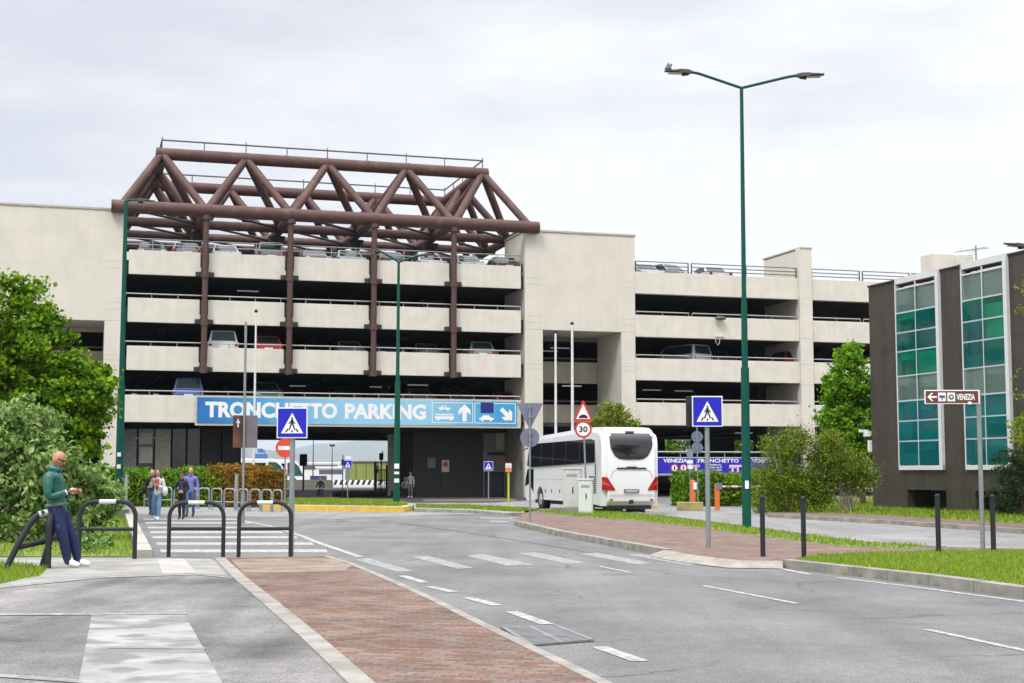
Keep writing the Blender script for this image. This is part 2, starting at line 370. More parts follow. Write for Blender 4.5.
# near left pavement, all at +0.10
ZP = 0.10
edge_px = [(329, 556.5), (352, 563), (400, 583), (440, 601), (480, 621), (520, 640), (560, 659), (612, 684)]
edge = GP(edge_px, ZP); last = Vector(edge[-1]); dirv = (last - Vector(edge[-2])).normalized()
edge.append(tuple(last + dirv * 18))
lpx = [(214, 558), (232, 577), (262, 603), (300, 637), (340, 676)]
kl = GP(lpx, ZP); dl = (Vector(kl[-1]) - Vector(kl[-2])).normalized(); kl.append(tuple(Vector(kl[-1]) + dl * 18))
def offs(line, d):
    out = []
    for i, p in enumerate(line):
        a = Vector(line[max(i - 1, 0)]); b = Vector(line[min(i + 1, len(line) - 1)]); t = (b - a).normalized()
        out.append((p[0] - t.y * d, p[1] + t.x * d))
    return out
front = GP([(-120, 557), (214, 557)], ZP)
lot = [(-40, -8), front[0], front[1]] + kl
g = MB(); g.prism([(-40, front[0][1])] + [front[0], front[1]] + kl + [(-40, -8)], -0.02, ZP)
struct(g, 'parking_lot', M_lot)
kl2 = offs(kl, 0.19)
g = MB(); g.prism(kl + kl2[::-1], -0.02, ZP + 0.012); struct(g, 'kerb_strip', M_kerb)
e2 = offs(edge, -0.11)
g = MB(); g.prism(kl2 + e2[::-1], -0.02, ZP + 0.006); struct(g, 'brick_pavement', M_brick)
g = MB(); g.prism(edge + e2[::-1], -0.02, ZP + 0.012); struct(g, 'kerb', M_kerb, bevel=0.012)
g = MB(); g.sheet(GP([(231, 559.5), (330, 558), (352, 565), (345, 571), (300, 572), (243, 572.5)], ZP + 0.010), ZP + 0.010); struct(g, 'tactile_pavement', M_bpale)
g = MB(); g.sheet(GP([(-120, 557.5), (211, 558.5), (228, 576), (195, 573), (100, 576), (0, 586), (-120, 600)], ZP + 0.003), ZP + 0.003); struct(g, 'footpath', M_conc)
g = MB(); g.sheet(GP([(157, 558.5), (184, 558.5), (196, 572.5), (163, 573.5)], ZP + 0.005), ZP + 0.005)
struct(g, 'path_patch', mat('light_concrete', (0.36, 0.345, 0.32), 0.9, var=0.2, scale=3, grime=(0.3, 0.29, 0.27, 5, 0.55, 0.5)))
g = MB()
g.sheet(GP([(92, 614), (184, 613), (223, 684), (240, 720), (40, 730), (78, 684)], ZP + 0.003), ZP + 0.003)
struct(g, 'asphalt_patch', mat('worn_white_patch', (0.29, 0.284, 0.27), .85, var=.3, scale=2.0, bump=.3, bscale=90, grime=(0.15, 0.147, 0.14, 2.2, 0.47, .85)))
g = MB()
for q in ([(-120, 602), (0, 586), (100, 576.2), (195, 573.2), (232, 577), (232, 578), (195, 574.6), (100, 577.8), (0, 588), (-120, 605)],
          [(-60, 613.6), (186, 612.6), (187, 614.2), (-60, 615.6)], [(0, 673.5), (100, 681), (160, 690), (160, 693), (100, 684), (0, 677), (-30, 676), (-30, 672)],
          [(108, 646), (205, 647.2), (206, 649), (108, 648)]):
    g.sheet(GP(q, ZP + 0.007), ZP + 0.007)
struct(g, 'lot_marking', M_wornp)

# road markings
g = MB()
for q in ([(355, 560), (367, 558), (414, 571), (397, 572)], [(411, 557), (428, 556), (474, 568), (458, 569)], [(466, 556), (482, 554), (536, 565), (507, 566)],
          [(517.6, 553.6), (535, 552.4), (588, 563), (567, 564)], [(579, 554), (597, 553), (652, 563), (638, 565)], [(626, 554.5), (640, 554), (705, 564), (687, 565.5)]):
    g.sheet(GP(q), 0.004)
struct(g, 'crossing_marking', M_wornp)
g = MB()
for y, x0, x1 in ((519.3, 143, 236), (523, 145, 250), (527.6, 147, 268), (532.3, 150, 282), (537.4, 152, 296), (543.8, 156, 312), (551, 160, 326)):
    t = (y - 519) * 0.028 + 0.6
    g.sheet(GP([(x0, y - t), (x1, y - t), (x1 + 2, y + t), (x0 + 1, y + t)]), 0.004)
struct(g, 'zebra_marking', M_paint)
def strip(px, wd, z=0.008):
    l = GP(px); return l + offs(l, wd)[::-1]
g = MB()
for q in ([(397, 576), (420, 583)], [(425, 587), (448, 592.5)], [(462, 598), (491, 606)], [(505, 612), (541, 625)], [(591, 647.5), (632, 662)]):
    g.sheet(strip(q, 0.16), 0.006)
g.sheet(strip([(237, 520), (270, 527), (298, 536), (316, 543.5), (338, 551), (356, 557.5)], 0.17), 0.007)
g.sheet(strip([(700, 586), (794, 604)], 0.10), 0.006); g.sheet(strip([(923, 630), (1024, 652), (1150, 680)], 0.10), 0.006)
g.sheet(strip([(596, 566.5), (628, 573)], 0.10), 0.007)
g.sheet(strip([(520, 527), (570, 536.5), (620, 545), (660, 552)], 0.10), 0.006)
g.sheet(strip([(650, 551), (700, 557), (760, 565.5), (806, 575)], 0.14), 0.008); g.sheet(strip([(833, 578), (900, 586), (1024, 602.5), (1300, 640)], 0.12), 0.006)
struct(g, 'lane_marking', M_paint)
g = MB()
for q in ([(440, 512.5), (494, 514.5), (494, 515.5), (440, 513.6)], [(480, 517.5), (512, 518.5), (512, 519.6), (480, 518.8)], [(490, 521), (508, 521.5), (508, 523), (490, 522.6)]):
    g.sheet(GP(q), 0.009)
struct(g, 'stop_marking', M_wornp)
# darker repaired seam along the road
g = MB(); l = GP([(372, 519), (440, 529), (520, 541), (585, 552)])
g.sheet(l + offs(l, 0.05)[::-1], 0.005)
struct(g, 'tar_seam', mat('tar', (0.07, 0.07, 0.075), 0.6, var=0.2))

# right island
ZI = 0.12
front_px = [(515, 521.5), (560, 531.5), (600, 538.5), (640, 545.5), (664, 550), (700, 556), (740, 560.5), (783, 561), (850, 568), (930, 577), (1024, 589.5), (1300, 625)]
fr = GP(front_px, ZI); bk = GP(R1_back, ZI); bk[-1] = (bk[-1][0] + 3, bk[-1][1]); fr[-1] = (fr[-1][0] + 4, fr[-1][1])
g = MB(); g.prism(fr + bk[::-1], -0.02, ZI); struct(g, 'brick_island', M_brick2)
def kerb(line, d, z0, z1, name='kerb', m=None, joint=1.0):
    g = MB(); a = [Vector(p) for p in line]
    for i in range(len(a) - 1):
        L = (a[i + 1] - a[i]).length; n = max(1, int(L / joint)); t = (a[i + 1] - a[i]).normalized(); nn = Vector((-t.y, t.x)) * d
        for k in range(n):
            p = a[i].lerp(a[i + 1], k / n) + t * 0.008; q = a[i].lerp(a[i + 1], (k + 1) / n) - t * 0.008; dz = random.uniform(-0.004, 0.004)
            g.prism([tuple(p), tuple(q), tuple(q + nn), tuple(p + nn)], z0, z1 + dz)
    return struct(g, name, m or M_kerb, bevel=0.02)
kerb(offs(fr[:5], -0.03), 0.2, -0.02, ZI + 0.02)
kerb(offs(fr[7:], -0.03), 0.22, -0.02, ZI + 0.03)
a_ = fr[4:8]; b_ = offs(a_, -0.34); g = MB(); n_ = len(a_)
g.add([(x, y, ZI + .004) for x, y in a_] + [(x, y, 0.012) for x, y in b_], [(i, i + 1, n_ + i + 1, n_ + i) for i in range(n_ - 1)]); struct(g, 'kerb_ramp', mat('ramp_concrete', (0.27, 0.25, 0.215), .9, var=.25, scale=3))
kerb(offs(bk, 0.03), -0.16, -0.02, ZI + 0.015)
def grassbed(px, z, n, h, w, label, poly=None, name='lawn'):
    poly = poly or GP(px, z); g = MB(); g.sheet(poly, z + 0.004); struct(g, name, M_soil); grass_blades(poly, z, n, h, w, M_blade, label)
grassbed([(530, 511), (600, 511), (660, 516), (740, 526.5), (860, 542), (930, 546.5), (905, 548.5), (850, 547), (760, 536), (700, 527.5), (640, 521), (580, 516.5)], ZI, 26000, 0.11, 0.03, 'narrow strip of grass between the brick island and the side road')
grassbed([(793, 561.5), (820, 556), (880, 553), (940, 551.5), (1024, 551), (1290, 556), (1290, 620), (1024, 587.5), (930, 575.5), (850, 567)], ZI, 70000, 0.085, 0.02, 'bright green lawn behind the kerb at the right roadside')
# centre island with yellow kerb
ZY = 0.20
yf = GP([(262, 505.5), (330, 506.5), (404, 507.5), (412, 506.2), (414, 504)], ZY); yb = GP([(255, 498.5), (330, 498.5), (400, 500.5), (414, 504)], ZY)
g = MB(); g.prism(yf + yb[::-1][1:], -0.02, ZY); struct(g, 'traffic_island', M_conc)
kerb(offs(yf[:4], -0.03), 0.28, -0.02, ZY + 0.03, 'yellow_kerb', M_yel, 2.0)
grassbed([(264, 504), (330, 505), (400, 506), (408, 504.5), (396, 501.5), (330, 499.2), (262, 499.2)], ZY, 26000, 0.14, 0.05, 'lawn on the traffic island behind the yellow kerb')
gf = GP([(414, 509), (470, 510.5), (505, 513.5), (522, 513)], ZI); gb = GP([(414, 503.5), (470, 505), (534, 508), (540, 510)], ZI)
g = MB(); g.prism(gf + gb[::-1], -0.02, ZI); struct(g, 'verge', M_conc)
kerb(offs(gf, -0.02), 0.2, -0.02, ZI + 0.02)
grassbed([(416, 507.6), (470, 509), (520, 512), (534, 509.5), (470, 506), (416, 505)], ZI, 14000, 0.12, 0.05, 'grass verge in front of the dark underpass wall')
# far right pavement before the dark building
rf = GP([(768, 514), (820, 517), (884, 520.2), (948, 524.5), (1024, 529.5), (1300, 548)], ZI)
g = MB(); g.prism(rf + [(60, rf[-1][1]), (60, 84), (13, 84), (12.2, 64)], -0.02, ZI); struct(g, 'pavement', M_brick2)
kerb(offs(rf, -0.03), 0.2, -0.02, ZI + 0.015)
gp = GP([(775, 512.2), (820, 512.8), (884, 515.2), (948, 519.5), (1024, 523.5), (1200, 535)], ZI)
grassbed(None, ZI, 60000, 0.16, 0.05, 'grass around the shrubs and along the foot of the dark building', poly=gp + [(36, 62), (30, 80), (14, 80), (13, 64)])
# left bed
lb = GP([(-160, 556), (146, 556), (128, 516), (112, 512), (-160, 512)], ZP)
g = MB(); g.prism(lb, -0.02, ZP); struct(g, 'planting_bed', M_soil)
grass_blades(lb, ZP, 60000, 0.11, 0.022, M_blade, 'grass in the planting bed under the big left shrub')
kl_ = GP([(152, 557.5), (133, 517.5)], ZP)
kerb(kl_, 0.26, -0.02, ZP + 0.14, 'bed_kerb', mat('pale_kerb', (0.37, 0.35, 0.30), 0.9, var=0.18, scale=3, bump=0.2), 2.2)
g = MB(); g.prism(GP([(100, 512.5), (127, 512.5), (129, 516.5), (102, 516.5)], ZP), -0.02, ZP + 0.25); struct(g, 'lamp_plinth', M_conc)
fl = [(-60, 563), (0, 564), (30, 566), (46, 570), (40, 576), (20, 580), (0, 584), (-60, 592)]
grassbed(fl, ZP, 9000, 0.11, 0.018, 'tuft of grass by the bent steel hoop at the left edge')
# weeds at kerbs and post feet
P = []
for line in (fr[7:], kl_, rf, fr[:5]):
    for i in range(len(line) - 1):
        a, b = Vector(line[i]), Vector(line[i + 1])
        for k in range(int((b - a).length * 5)):
            if random.random() < 0.35: P.append(a.lerp(b, random.random()) + Vector((random.gauss(0, .03), -0.06 + random.gauss(0, .03))))
P = np.array([(p.x, p.y, 0.01) for p in P]); P = np.repeat(P, 9, 0) + rng.normal(size=(len(P) * 9, 3)) * np.array([.035, .035, 0])
N = len(P); tip = P + rng.normal(size=(N, 3)) * np.array([.03, .03, 0]) + np.array([0, 0, 1]) * (0.02 + .06 * rng.random((N, 1)))
v = np.stack([P - [.007, 0, 0], P + [.007, 0, 0], tip], 1).reshape(-1, 3)
tag(raw_mesh('weeds', v, np.arange(N * 3).reshape(N, 3), M_blade), 'sparse weeds growing in the gutter along the kerbs', 'weeds', kind='stuff')
# storm grate
gq = [Vector(p) for p in GP([(503, 629), (555, 627), (592, 642), (531, 647)])]
g = MB(); g.sheet([tuple(p) for p in gq], 0.006, 1)
for k in range(15):
    t = (k + .5) / 15; a = gq[0].lerp(gq[3], t); b = gq[1].lerp(gq[2], t); d = (gq[3] - gq[0]) * (0.27 / 15); d = d if d.length else d
    g.prism([tuple(a - d), tuple(b - d), tuple(b + d), tuple(a + d)], 0.006, 0.024)
for t in (0, .5, 1):
    a = gq[0].lerp(gq[1], t); b = gq[3].lerp(gq[2], t); d = (gq[1] - gq[0]).normalized() * 0.025
    g.prism([tuple(a - d), tuple(b - d), tuple(b + d), tuple(a + d)], 0.006, 0.027)
tag(g.build('storm_drain', [mat('grate_iron', (0.22, 0.22, 0.225), 0.7, 0.5, var=0.2), mat('drain_dark', (0.07, 0.07, 0.07), 0.9)]), 'square iron storm drain grate set in the road beside the brick pavement', 'drain')
# ================================================================== the parking garage (local axes: x along the front, y into the building)
ALPHA = math.atan(0.30); OG = VY(521, 340, 92.4); OG.z = 0.0
EU = Vector((math.cos(ALPHA), math.sin(ALPHA), 0)); EW = Vector((-math.sin(ALPHA), math.cos(ALPHA), 0))
def F(px, py=340, w=0.0):                  # pixel -> (u, z) on the plane w metres behind the front
    d = ray(px, py); n = EW; o = OG + EW * w - Vector((0, 0, CH)); t = o.dot(n) / d.dot(n)
    p = d * t + Vector((0, 0, CH)); return ((p - OG).dot(EU), p.z)
def U(px, w=0.0, py=340): return F(px, py, w)[0]
def onG(u, w, z): return OG + EU * u + EW * w + Vector((0, 0, z))
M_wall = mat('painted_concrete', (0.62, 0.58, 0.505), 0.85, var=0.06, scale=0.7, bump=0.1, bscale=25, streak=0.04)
M_par = mat('parapet_concrete', (0.63, 0.592, 0.515), 0.85, var=0.07, scale=1.2, bump=0.1, bscale=25, streak=0.06)
M_joint = mat('wall_joint', (0.42, 0.39, 0.33), 0.9)
M_shade = mat('shaded_concrete', (0.50, 0.46, 0.38), 0.9, var=0.1, scale=1.0, streak=0.12)  # darker copy of the parapet concrete, shade put into its colour
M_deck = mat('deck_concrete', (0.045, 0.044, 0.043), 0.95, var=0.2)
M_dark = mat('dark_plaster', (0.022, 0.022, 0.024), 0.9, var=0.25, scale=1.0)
M_rust = mat('brown_red_paint', (0.082, 0.036, 0.029), 0.65, var=0.16, scale=1.5, streak=0.12, grime=(0.15, 0.08, 0.052, 1.2, 0.56, 0.6))
M_rust2 = mat('brown_column_paint', (0.085, 0.042, 0.036), 0.65, var=0.1, streak=0.1)
M_rail = mat('galvanised_rail', (0.34, 0.34, 0.34), 0.45, 0.6, var=0.1)
M_drail = mat('dark_rail', (0.10, 0.095, 0.095), 0.5, 0.3)
M_black = mat('dark_steel', (0.025, 0.025, 0.027), 0.6)
garage = thing('parking_garage', 'long cream concrete multistorey car park with open decks and brown tube frame on top', 'parking garage', OG, ALPHA)
TOPS = [15.0, 12.1, 9.2, 6.25]; PH = 1.47
uL, uR, uEnd = U(124), U(522), U(1010)
uT = U(635.5)
def part(mb, name, m, **k): return mb.build(name, m, garage, **k)
# deck slabs
u0d = U(-60); uLt, uTl = U(123), U(524.5)
for i, t in enumerate(TOPS):
    g = MB()
    for a, b, w in ((u0d, uLt, 5.0), (uLt, uTl, .32), (uTl, uT, 5.0), (uT, uEnd, .5)): g.bx(a, b, w, 29.5, t - 1.38, t - .58)
    u = u0d + 2.0
    while u < uEnd and i > 0: g.bx(u, u + .45, 5.1, 29.3, t - 1.62, t - 1.381); u += 5.25   # ribs under the deck
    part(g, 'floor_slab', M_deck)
# inner closing walls of the decks and interior columns
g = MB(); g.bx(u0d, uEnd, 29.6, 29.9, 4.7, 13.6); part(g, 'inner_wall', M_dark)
for i in (1, 2, 3):
    for k, px in enumerate((160, 245, 330, 412, 490)):
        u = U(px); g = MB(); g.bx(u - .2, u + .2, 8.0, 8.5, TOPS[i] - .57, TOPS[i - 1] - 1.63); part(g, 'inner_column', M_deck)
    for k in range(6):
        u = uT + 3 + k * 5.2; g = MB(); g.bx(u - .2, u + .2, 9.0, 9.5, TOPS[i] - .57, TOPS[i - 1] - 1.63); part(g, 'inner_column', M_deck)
# parapets of the central bays
PX = [(127, 199), (207.5, 284), (293, 368.5), (376.5, 449), (456.5, 521)]
COLPX = [203.5, 288.5, 372.5, 452.5]
for i, t in enumerate(TOPS):
    if i < 3:
        for a, b in PX: g = MB(); g.bx(U(a), U(b), 0.0, 0.2, t - PH, t); part(g, 'parapet', M_par, bevel=0.02)
        for c in COLPX:
            u = U(c); g = MB(); g.bx(u - .55, u + .55, -0.18, 0.3, t - PH - .02, t - PH + .26); g.bx(u - .5, u + .5, 0.06, 0.3, t - PH + .27, t - .05); part(g, 'bracket', M_black)
            g = MB(); g.bx(u - .34, u - .22, -0.02, 0.04, t - PH + .3, t - PH + .55); g.bx(u + .22, u + .34, -0.02, 0.04, t - PH + .3, t - PH + .55); part(g, 'bracket_plate', M_par)
    else:
        g = MB(); g.bx(uL, U(521), 0.0, 0.2, 4.62, t); part(g, 'parapet', M_par, bevel=0.02)
    # rails
    g = MB(); hs = (.36, .72) if i == 0 else (.26,)
    for h in hs: g.tube([(uL, 0.12, t + h), (U(521), 0.12, t + h)], 0.045 if i else .035, 6)
    n = 16
    for k in range(n + 1): u = uL + (U(521) - uL) * k / n; g.tube([(u, .12, t - .02), (u, .12, t + hs[-1])], 0.03, 5)
    part(g, 'railing', M_rail)
# brown columns carrying the frame
for c in COLPX:
    u = U(c); g = MB(); g.tube([(u, -.32, TOPS[2] - PH - .1), (u, -.32, 17.3)], 0.18, 14); g.tube([(u, -.32, 17.0), (u, -.32, 17.28)], 0.31, 14)
    for t in TOPS[:3]: g.tube([(u, -.32, t - PH - .12), (u, -.32, t - PH + .2)], 0.245, 14)
    part(g, 'column', M_rust2, smooth=40)
    g = MB(); g.tube([(u, 6.2, 13.9), (u, 6.2, 17.0)], 0.25, 10); g.tube([(u, 6.2, 16.5), (u, 6.2, 17.2)], [.25, .6], 10); part(g, 'column', M_black, smooth=40)
# towers
def tower(ua, ub, ca, cb, zr, zopen, depth, rec):
    g = MB()
    pa, pb = U(ca), U(cb)
    g.bx(ua, ub, 0.0, depth, zopen, zr); g.bx(ua, pa, 0.0, depth, 0, zopen); g.bx(pb, ub, 0.0, depth, 0, zopen)
    part(g, 'tower_wall', M_wall, bevel=0.03)
    g = MB(); g.bx(ua - .06, ub + .06, -.06, depth + .06, zr, zr + .12); part(g, 'coping', M_joint)
    for u0, u1 in ((ua, pa), (pb, ub)):
        for z in (14.25, 13.85, 11.75, 11.35, 8.6, 8.3, 5.6, 5.3): 
            g = MB(); g.bx(u0 + .05, u1 - .05 if u1 != ub else u1 - .02, -.004, .02, z, z + .025); part(g, 'wall_joint', M_joint)
    g = MB(); a, b = pa + .25, pb - .25
    for q in ((a, b, zr - 1.55, zr - 1.53), (a, a + .03, zopen + .3, zr - 1.5), (b - .03, b, zopen + .3, zr - 1.5), (a, b, 13.9, 13.925)):
        g.bx(q[0], q[1], -.003, .01, q[2], q[3])
    part(g, 'panel_line', mat('faint_joint', (0.58, 0.54, 0.46), 0.9))
    # the recess: parapets and rails set back
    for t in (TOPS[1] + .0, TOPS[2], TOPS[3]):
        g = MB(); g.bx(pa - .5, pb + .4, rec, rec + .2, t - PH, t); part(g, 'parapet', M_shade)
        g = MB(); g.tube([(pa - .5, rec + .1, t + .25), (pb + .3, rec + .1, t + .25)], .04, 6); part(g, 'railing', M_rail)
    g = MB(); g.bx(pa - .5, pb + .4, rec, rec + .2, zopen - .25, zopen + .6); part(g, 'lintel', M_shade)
uTL = U(525)
tower(uTL, uT, 543, 621.5, 17.35, F(580, 331)[1], 4.7, 4.75)
uLL = U(-75)
tower(uLL, U(122.5), -40, 104, 17.35, F(60, 319.5)[1], 4.7, 4.75)
# right wing
uP0, uP1 = U(800), U(812.5)
for ua, ub in ((uT, uP0), (uP1, uEnd)):
    for i, t in enumerate(TOPS):
        g = MB(); g.bx(ua, ub, 0.06, 0.28, t - PH if i < 3 else 4.75, t); g.bx(ua, ub, .28, .5, t - PH - .003 if i < 3 else 4.74, t - PH + .25); part(g, 'parapet', M_par, bevel=0.02)
        g = MB(); hs = (.22, .46, .72) if i == 0 else (.22,)
        L = ub - ua; nb = max(1, round(L / 3.7))
        for k in range(nb):
            a, b = ua + L * k / nb + .12, ua + L * (k + 1) / nb - .12
            for h in hs: g.tube([(a, .17, t + h), (b, .17, t + h)], 0.035 if i == 0 else .045, 6)
            for u in ((a, b) if i == 0 else (a, (a + b) / 2, b)): g.tube([(u, .17, t - .02), (u, .17, t + hs[-1])], 0.05 if i == 0 else .03, 5)
        part(g, 'railing', M_drail if i == 0 else M_rail)
zP = F(806, 249)[1]
g = MB(); g.bx(uP0, uP1, -0.12, 0.5, 0, zP); g.bx(uP0 + .1, uP0 + .5, .5, 5.5, 0, zP - .05); part(g, 'pillar', M_wall, bevel=0.03)
g = MB(); g.bx(uP0 + .05, uP1 + .02, -.16, 5.6, zP, zP + .1); part(g, 'coping', M_joint)
for z in (13.6, 10.8, 9.0, 7.6): g = MB(); g.bx(uP0 + .03, uP1 - .03, -.124, -.1, z, z + .03); part(g, 'wall_joint', M_joint)
uQ = U(943); g = MB(); g.bx(uQ, U(984), 1.0, 2.6, 13.9, F(950, 254, 1)[1]); g.bx(U(966), U(968), .9, 1.0, 13.9, F(950, 254, 1)[1] - .1); part(g, 'roof_housing', M_wall, bevel=0.03)
# ground storey of the right wing: banner wall, posts, a low end wall
uB0 = U(652)
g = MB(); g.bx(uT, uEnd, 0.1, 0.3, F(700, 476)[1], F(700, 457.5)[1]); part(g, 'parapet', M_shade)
g = MB(); z = F(700, 452)[1]; g.tube([(uT, .2, z), (uEnd, .2, z)], .06, 6)
for k in range(9): u = uT + (uEnd - uT) * k / 9; g.tube([(u, .2, z - .5), (u, .2, z)], .04, 5)
part(g, 'railing', M_rail)
for px in (708, 760, 850): u = U(px, 6); g = MB(); g.bx(u - .35, u + .35, 6, 6.6, 0, 4.9); part(g, 'inner_column', M_dark)
g = MB(); g.bx(uT + .2, uEnd, 5.0, 29, 4.73, 4.86); part(g, 'floor_slab', M_deck)
g = MB(); g.bx(uT, uEnd, 8.0, 29, 0.9, 1.2); part(g, 'floor_slab', M_deck)
# ground storey back walls with the openings to the far side
wb = 45.0
zb = F(310, 440, wb)[1]
def wall_with_holes(ua, ub, z0, z1, holes, w0, w1, m, name='back_wall'):
    us = ua
    for a, b, c, d in sorted(holes):
        g = MB(); g.bx(us, a, w0, w1, z0, z1)
        if c > z0: g.bx(a, b, w0, w1, z0, c)
        if d < z1: g.bx(a, b, w0, w1, d, z1)
        part(g, name, m); us = b
    g = MB(); g.bx(us, ub, w0, w1, z0, z1); part(g, name, m)
ua, ub = U(243, wb), U(392.5, wb)
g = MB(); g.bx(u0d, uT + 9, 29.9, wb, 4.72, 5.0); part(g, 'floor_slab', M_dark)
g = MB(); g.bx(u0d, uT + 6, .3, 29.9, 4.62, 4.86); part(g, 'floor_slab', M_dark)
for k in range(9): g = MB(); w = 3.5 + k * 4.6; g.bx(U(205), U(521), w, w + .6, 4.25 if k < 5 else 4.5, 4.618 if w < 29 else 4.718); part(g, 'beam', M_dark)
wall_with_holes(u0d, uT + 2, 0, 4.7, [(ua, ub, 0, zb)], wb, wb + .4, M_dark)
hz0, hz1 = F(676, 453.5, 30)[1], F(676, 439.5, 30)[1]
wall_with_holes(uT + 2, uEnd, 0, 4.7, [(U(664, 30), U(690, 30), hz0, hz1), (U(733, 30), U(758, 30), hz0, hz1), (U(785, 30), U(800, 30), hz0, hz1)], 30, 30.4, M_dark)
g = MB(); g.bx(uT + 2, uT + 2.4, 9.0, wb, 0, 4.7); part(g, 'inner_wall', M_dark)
# passage column, its daylight put into the pale colour, and the block with doors
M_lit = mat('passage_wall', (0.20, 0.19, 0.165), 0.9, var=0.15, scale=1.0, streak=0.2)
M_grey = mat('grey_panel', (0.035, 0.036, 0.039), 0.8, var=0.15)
uc = U(394.5, 9); g = MB(); g.bx(uc - .3, uc + .3, 9.0, 9.6, 0, 4.6); part(g, 'column', mat('daylit_tone', (0.75, 0.70, 0.62), 0.9, var=0.1))
for px, w in ((262, 20), (330, 34)): pass
g = MB(); ub0, ub1, ub2 = U(414, 4), U(483.5, 4), U(506, 4)
g.bx(ub0, ub1, 4.0, 8.6, 0, 4.6); part(g, 'passage_wall', M_grey)
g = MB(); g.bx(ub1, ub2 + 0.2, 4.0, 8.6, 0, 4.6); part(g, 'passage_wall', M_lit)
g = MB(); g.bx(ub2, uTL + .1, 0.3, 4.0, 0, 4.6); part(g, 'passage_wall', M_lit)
def onw(name, a, b, y0, y1, w, m, th=.05):
    g = MB(); p, q = F(a, y1, w), F(b, y0, w); g.bx(p[0], q[0], w - th, w + .02, max(p[1], 0.02), q[1]); return part(g, name, m)
onw('door', 441, 452, 472, 503, 4, M_black); onw('door', 484.5, 504, 472, 506, 4, M_black)
onw('door_panel', 486.5, 493.5, 476, 505, 3.94, mat('door_leaf', (0.04, 0.04, 0.055), 0.5), .04); onw('door_panel', 495, 502, 476, 505, 3.94, mat('door_leaf', (0.04, 0.04, 0.055), 0.5), .04)
onw('vent_panel', 496, 503.5, 432, 449.5, 4, mat('pale_panel', (0.36, 0.34, 0.3), 0.8)); onw('door_canopy', 487, 504, 452, 455, 4, M_black, .3)
onw('wall_box', 427, 435, 458, 468, 4, mat('grey_box', (0.16, 0.16, 0.16), 0.7), .15)
for px in (425, 462): onw('wall_joint', px, px + .5, 428, 503, 4, M_black, .01)
# shop front under the left bays
zs = 4.6
M_sgl = mat('shop_glass', (0.05, 0.055, 0.055), 0.12, var=0.2)
M_spn = mat('shop_panel', (0.40, 0.38, 0.32), 0.7, var=0.15)
w = 2.5
onw('shop_panel', 100, 137, 429, 500, w, mat('shop_panel_grey', (0.24, 0.25, 0.24), 0.6, var=0.15)); 
onw('window', 137, 154, 429, 500, w, M_sgl)
onw('window_pane', 139, 152.5, 433, 444, w - .05, M_spn); onw('window_pane', 139, 152.5, 447, 463, w - .05, M_spn)
onw('shop_panel', 154, 171, 429, 500, w, mat('shop_panel_beige', (0.30, 0.28, 0.23), 0.6, var=0.15)); 
for a, b in ((171.4, 186), (186.4, 200), (200.4, 221), (221.4, 240)): onw('shop_panel', a, b, 429, 500, w, M_sgl if a < 200 else M_dark)
onw('door', 85, 103.5, 462, 500, 4.5, M_black)
# ceiling tubes on the decks
M_tube = mat('lamp_tube', (0.8, 0.8, 0.78), 0.5)
_p = M_tube.node_tree.nodes['Principled BSDF']; _p.inputs['Emission Color'].default_value = (1, 1, .97, 1); _p.inputs['Emission Strength'].default_value = 0.10
for px, py in ((248, 291), (325, 292), (250, 331), (232, 333), (418, 385), (300, 386), (380, 387), (652, 390), (684, 391), (560, 348), (572, 386), (575, 341), (549, 351), (693, 428), (744, 433), (682, 440), (828, 309), (832, 348), (560, 427)):
    wv = next((w / 4 for w in range(20, 112) if any(abs(F(px, py, w / 4)[1] - (q - 1.66)) < .07 for q in TOPS)), 9.0); u, z = F(px, py, wv)
    g = MB(); g.bx(u - .7, u + .7, wv, wv + .1, z - .04, z + .04); part(g, 'ceiling_lamp', M_tube)
# ---------------------------------------------------------------- brown tube frame
us = [U(113, -.32, 209)] + [U(c) for c in COLPX] + [U(537, -.32, 224)]
sp = (us[4] - us[1]) / 3; ub_ = [us[1] + sp * (k - 1) for k in range(6)]
wd = 5.2; W0 = -0.32; zb0, zt0 = 17.55, F(325, 164, 2.3)[1]
wrow = [W0 + wd * j for j in range(4)]; utop = [us[1] + sp * (k - .5) for k in range(5)]; wtop = {0: W0 + wd * .5, 1: W0 + wd * 1.5, 2: W0 + wd * 2.5}
tn = [(u, 0) for u in utop] + [(u, 2) for u in utop] + [(utop[0], 1), (utop[4], 1)]
truss = bpy.data.objects.new('roof_truss', None); COL.objects.link(truss); truss.parent = garage
def tub(a, b, r, name='tube', m=None):
    g = MB(); g.tube([a, b], r, 14)
    if name == 'chord':
        A_, B_ = Vector(a), Vector(b); L_ = (B_ - A_).length; k_ = int(L_ / 2.63)
        for i_ in range(1, k_): q_ = A_.lerp(B_, i_ / k_); d_ = (B_ - A_).normalized() * .06; g.tube([q_ - d_, q_ + d_], r + .018, 14)
    return g.build(name, m or M_rust, truss, smooth=50)
M_und = mat('shaded_tube_paint', (0.08, 0.04, 0.036), 0.6, var=0.15)
for j, wv in enumerate(wrow):
    tub((us[0] - .1, wv, zb0), (us[5] + .1, wv, zb0), .40 if j in (0, 3) else .30, 'chord')
for i, u in enumerate([us[0] + .35] + ub_[1:5] + [us[5] - .35]): tub((u, W0, zb0), (u, wrow[3], zb0), .30, 'chord')
for j in (0, 2): tub((utop[0] - .35, wtop[j], zt0), (utop[4] + .35, wtop[j], zt0), .38, 'chord')
for i in (0, 4): tub((utop[i], wtop[0], zt0), (utop[i], wtop[2], zt0), .38, 'chord')
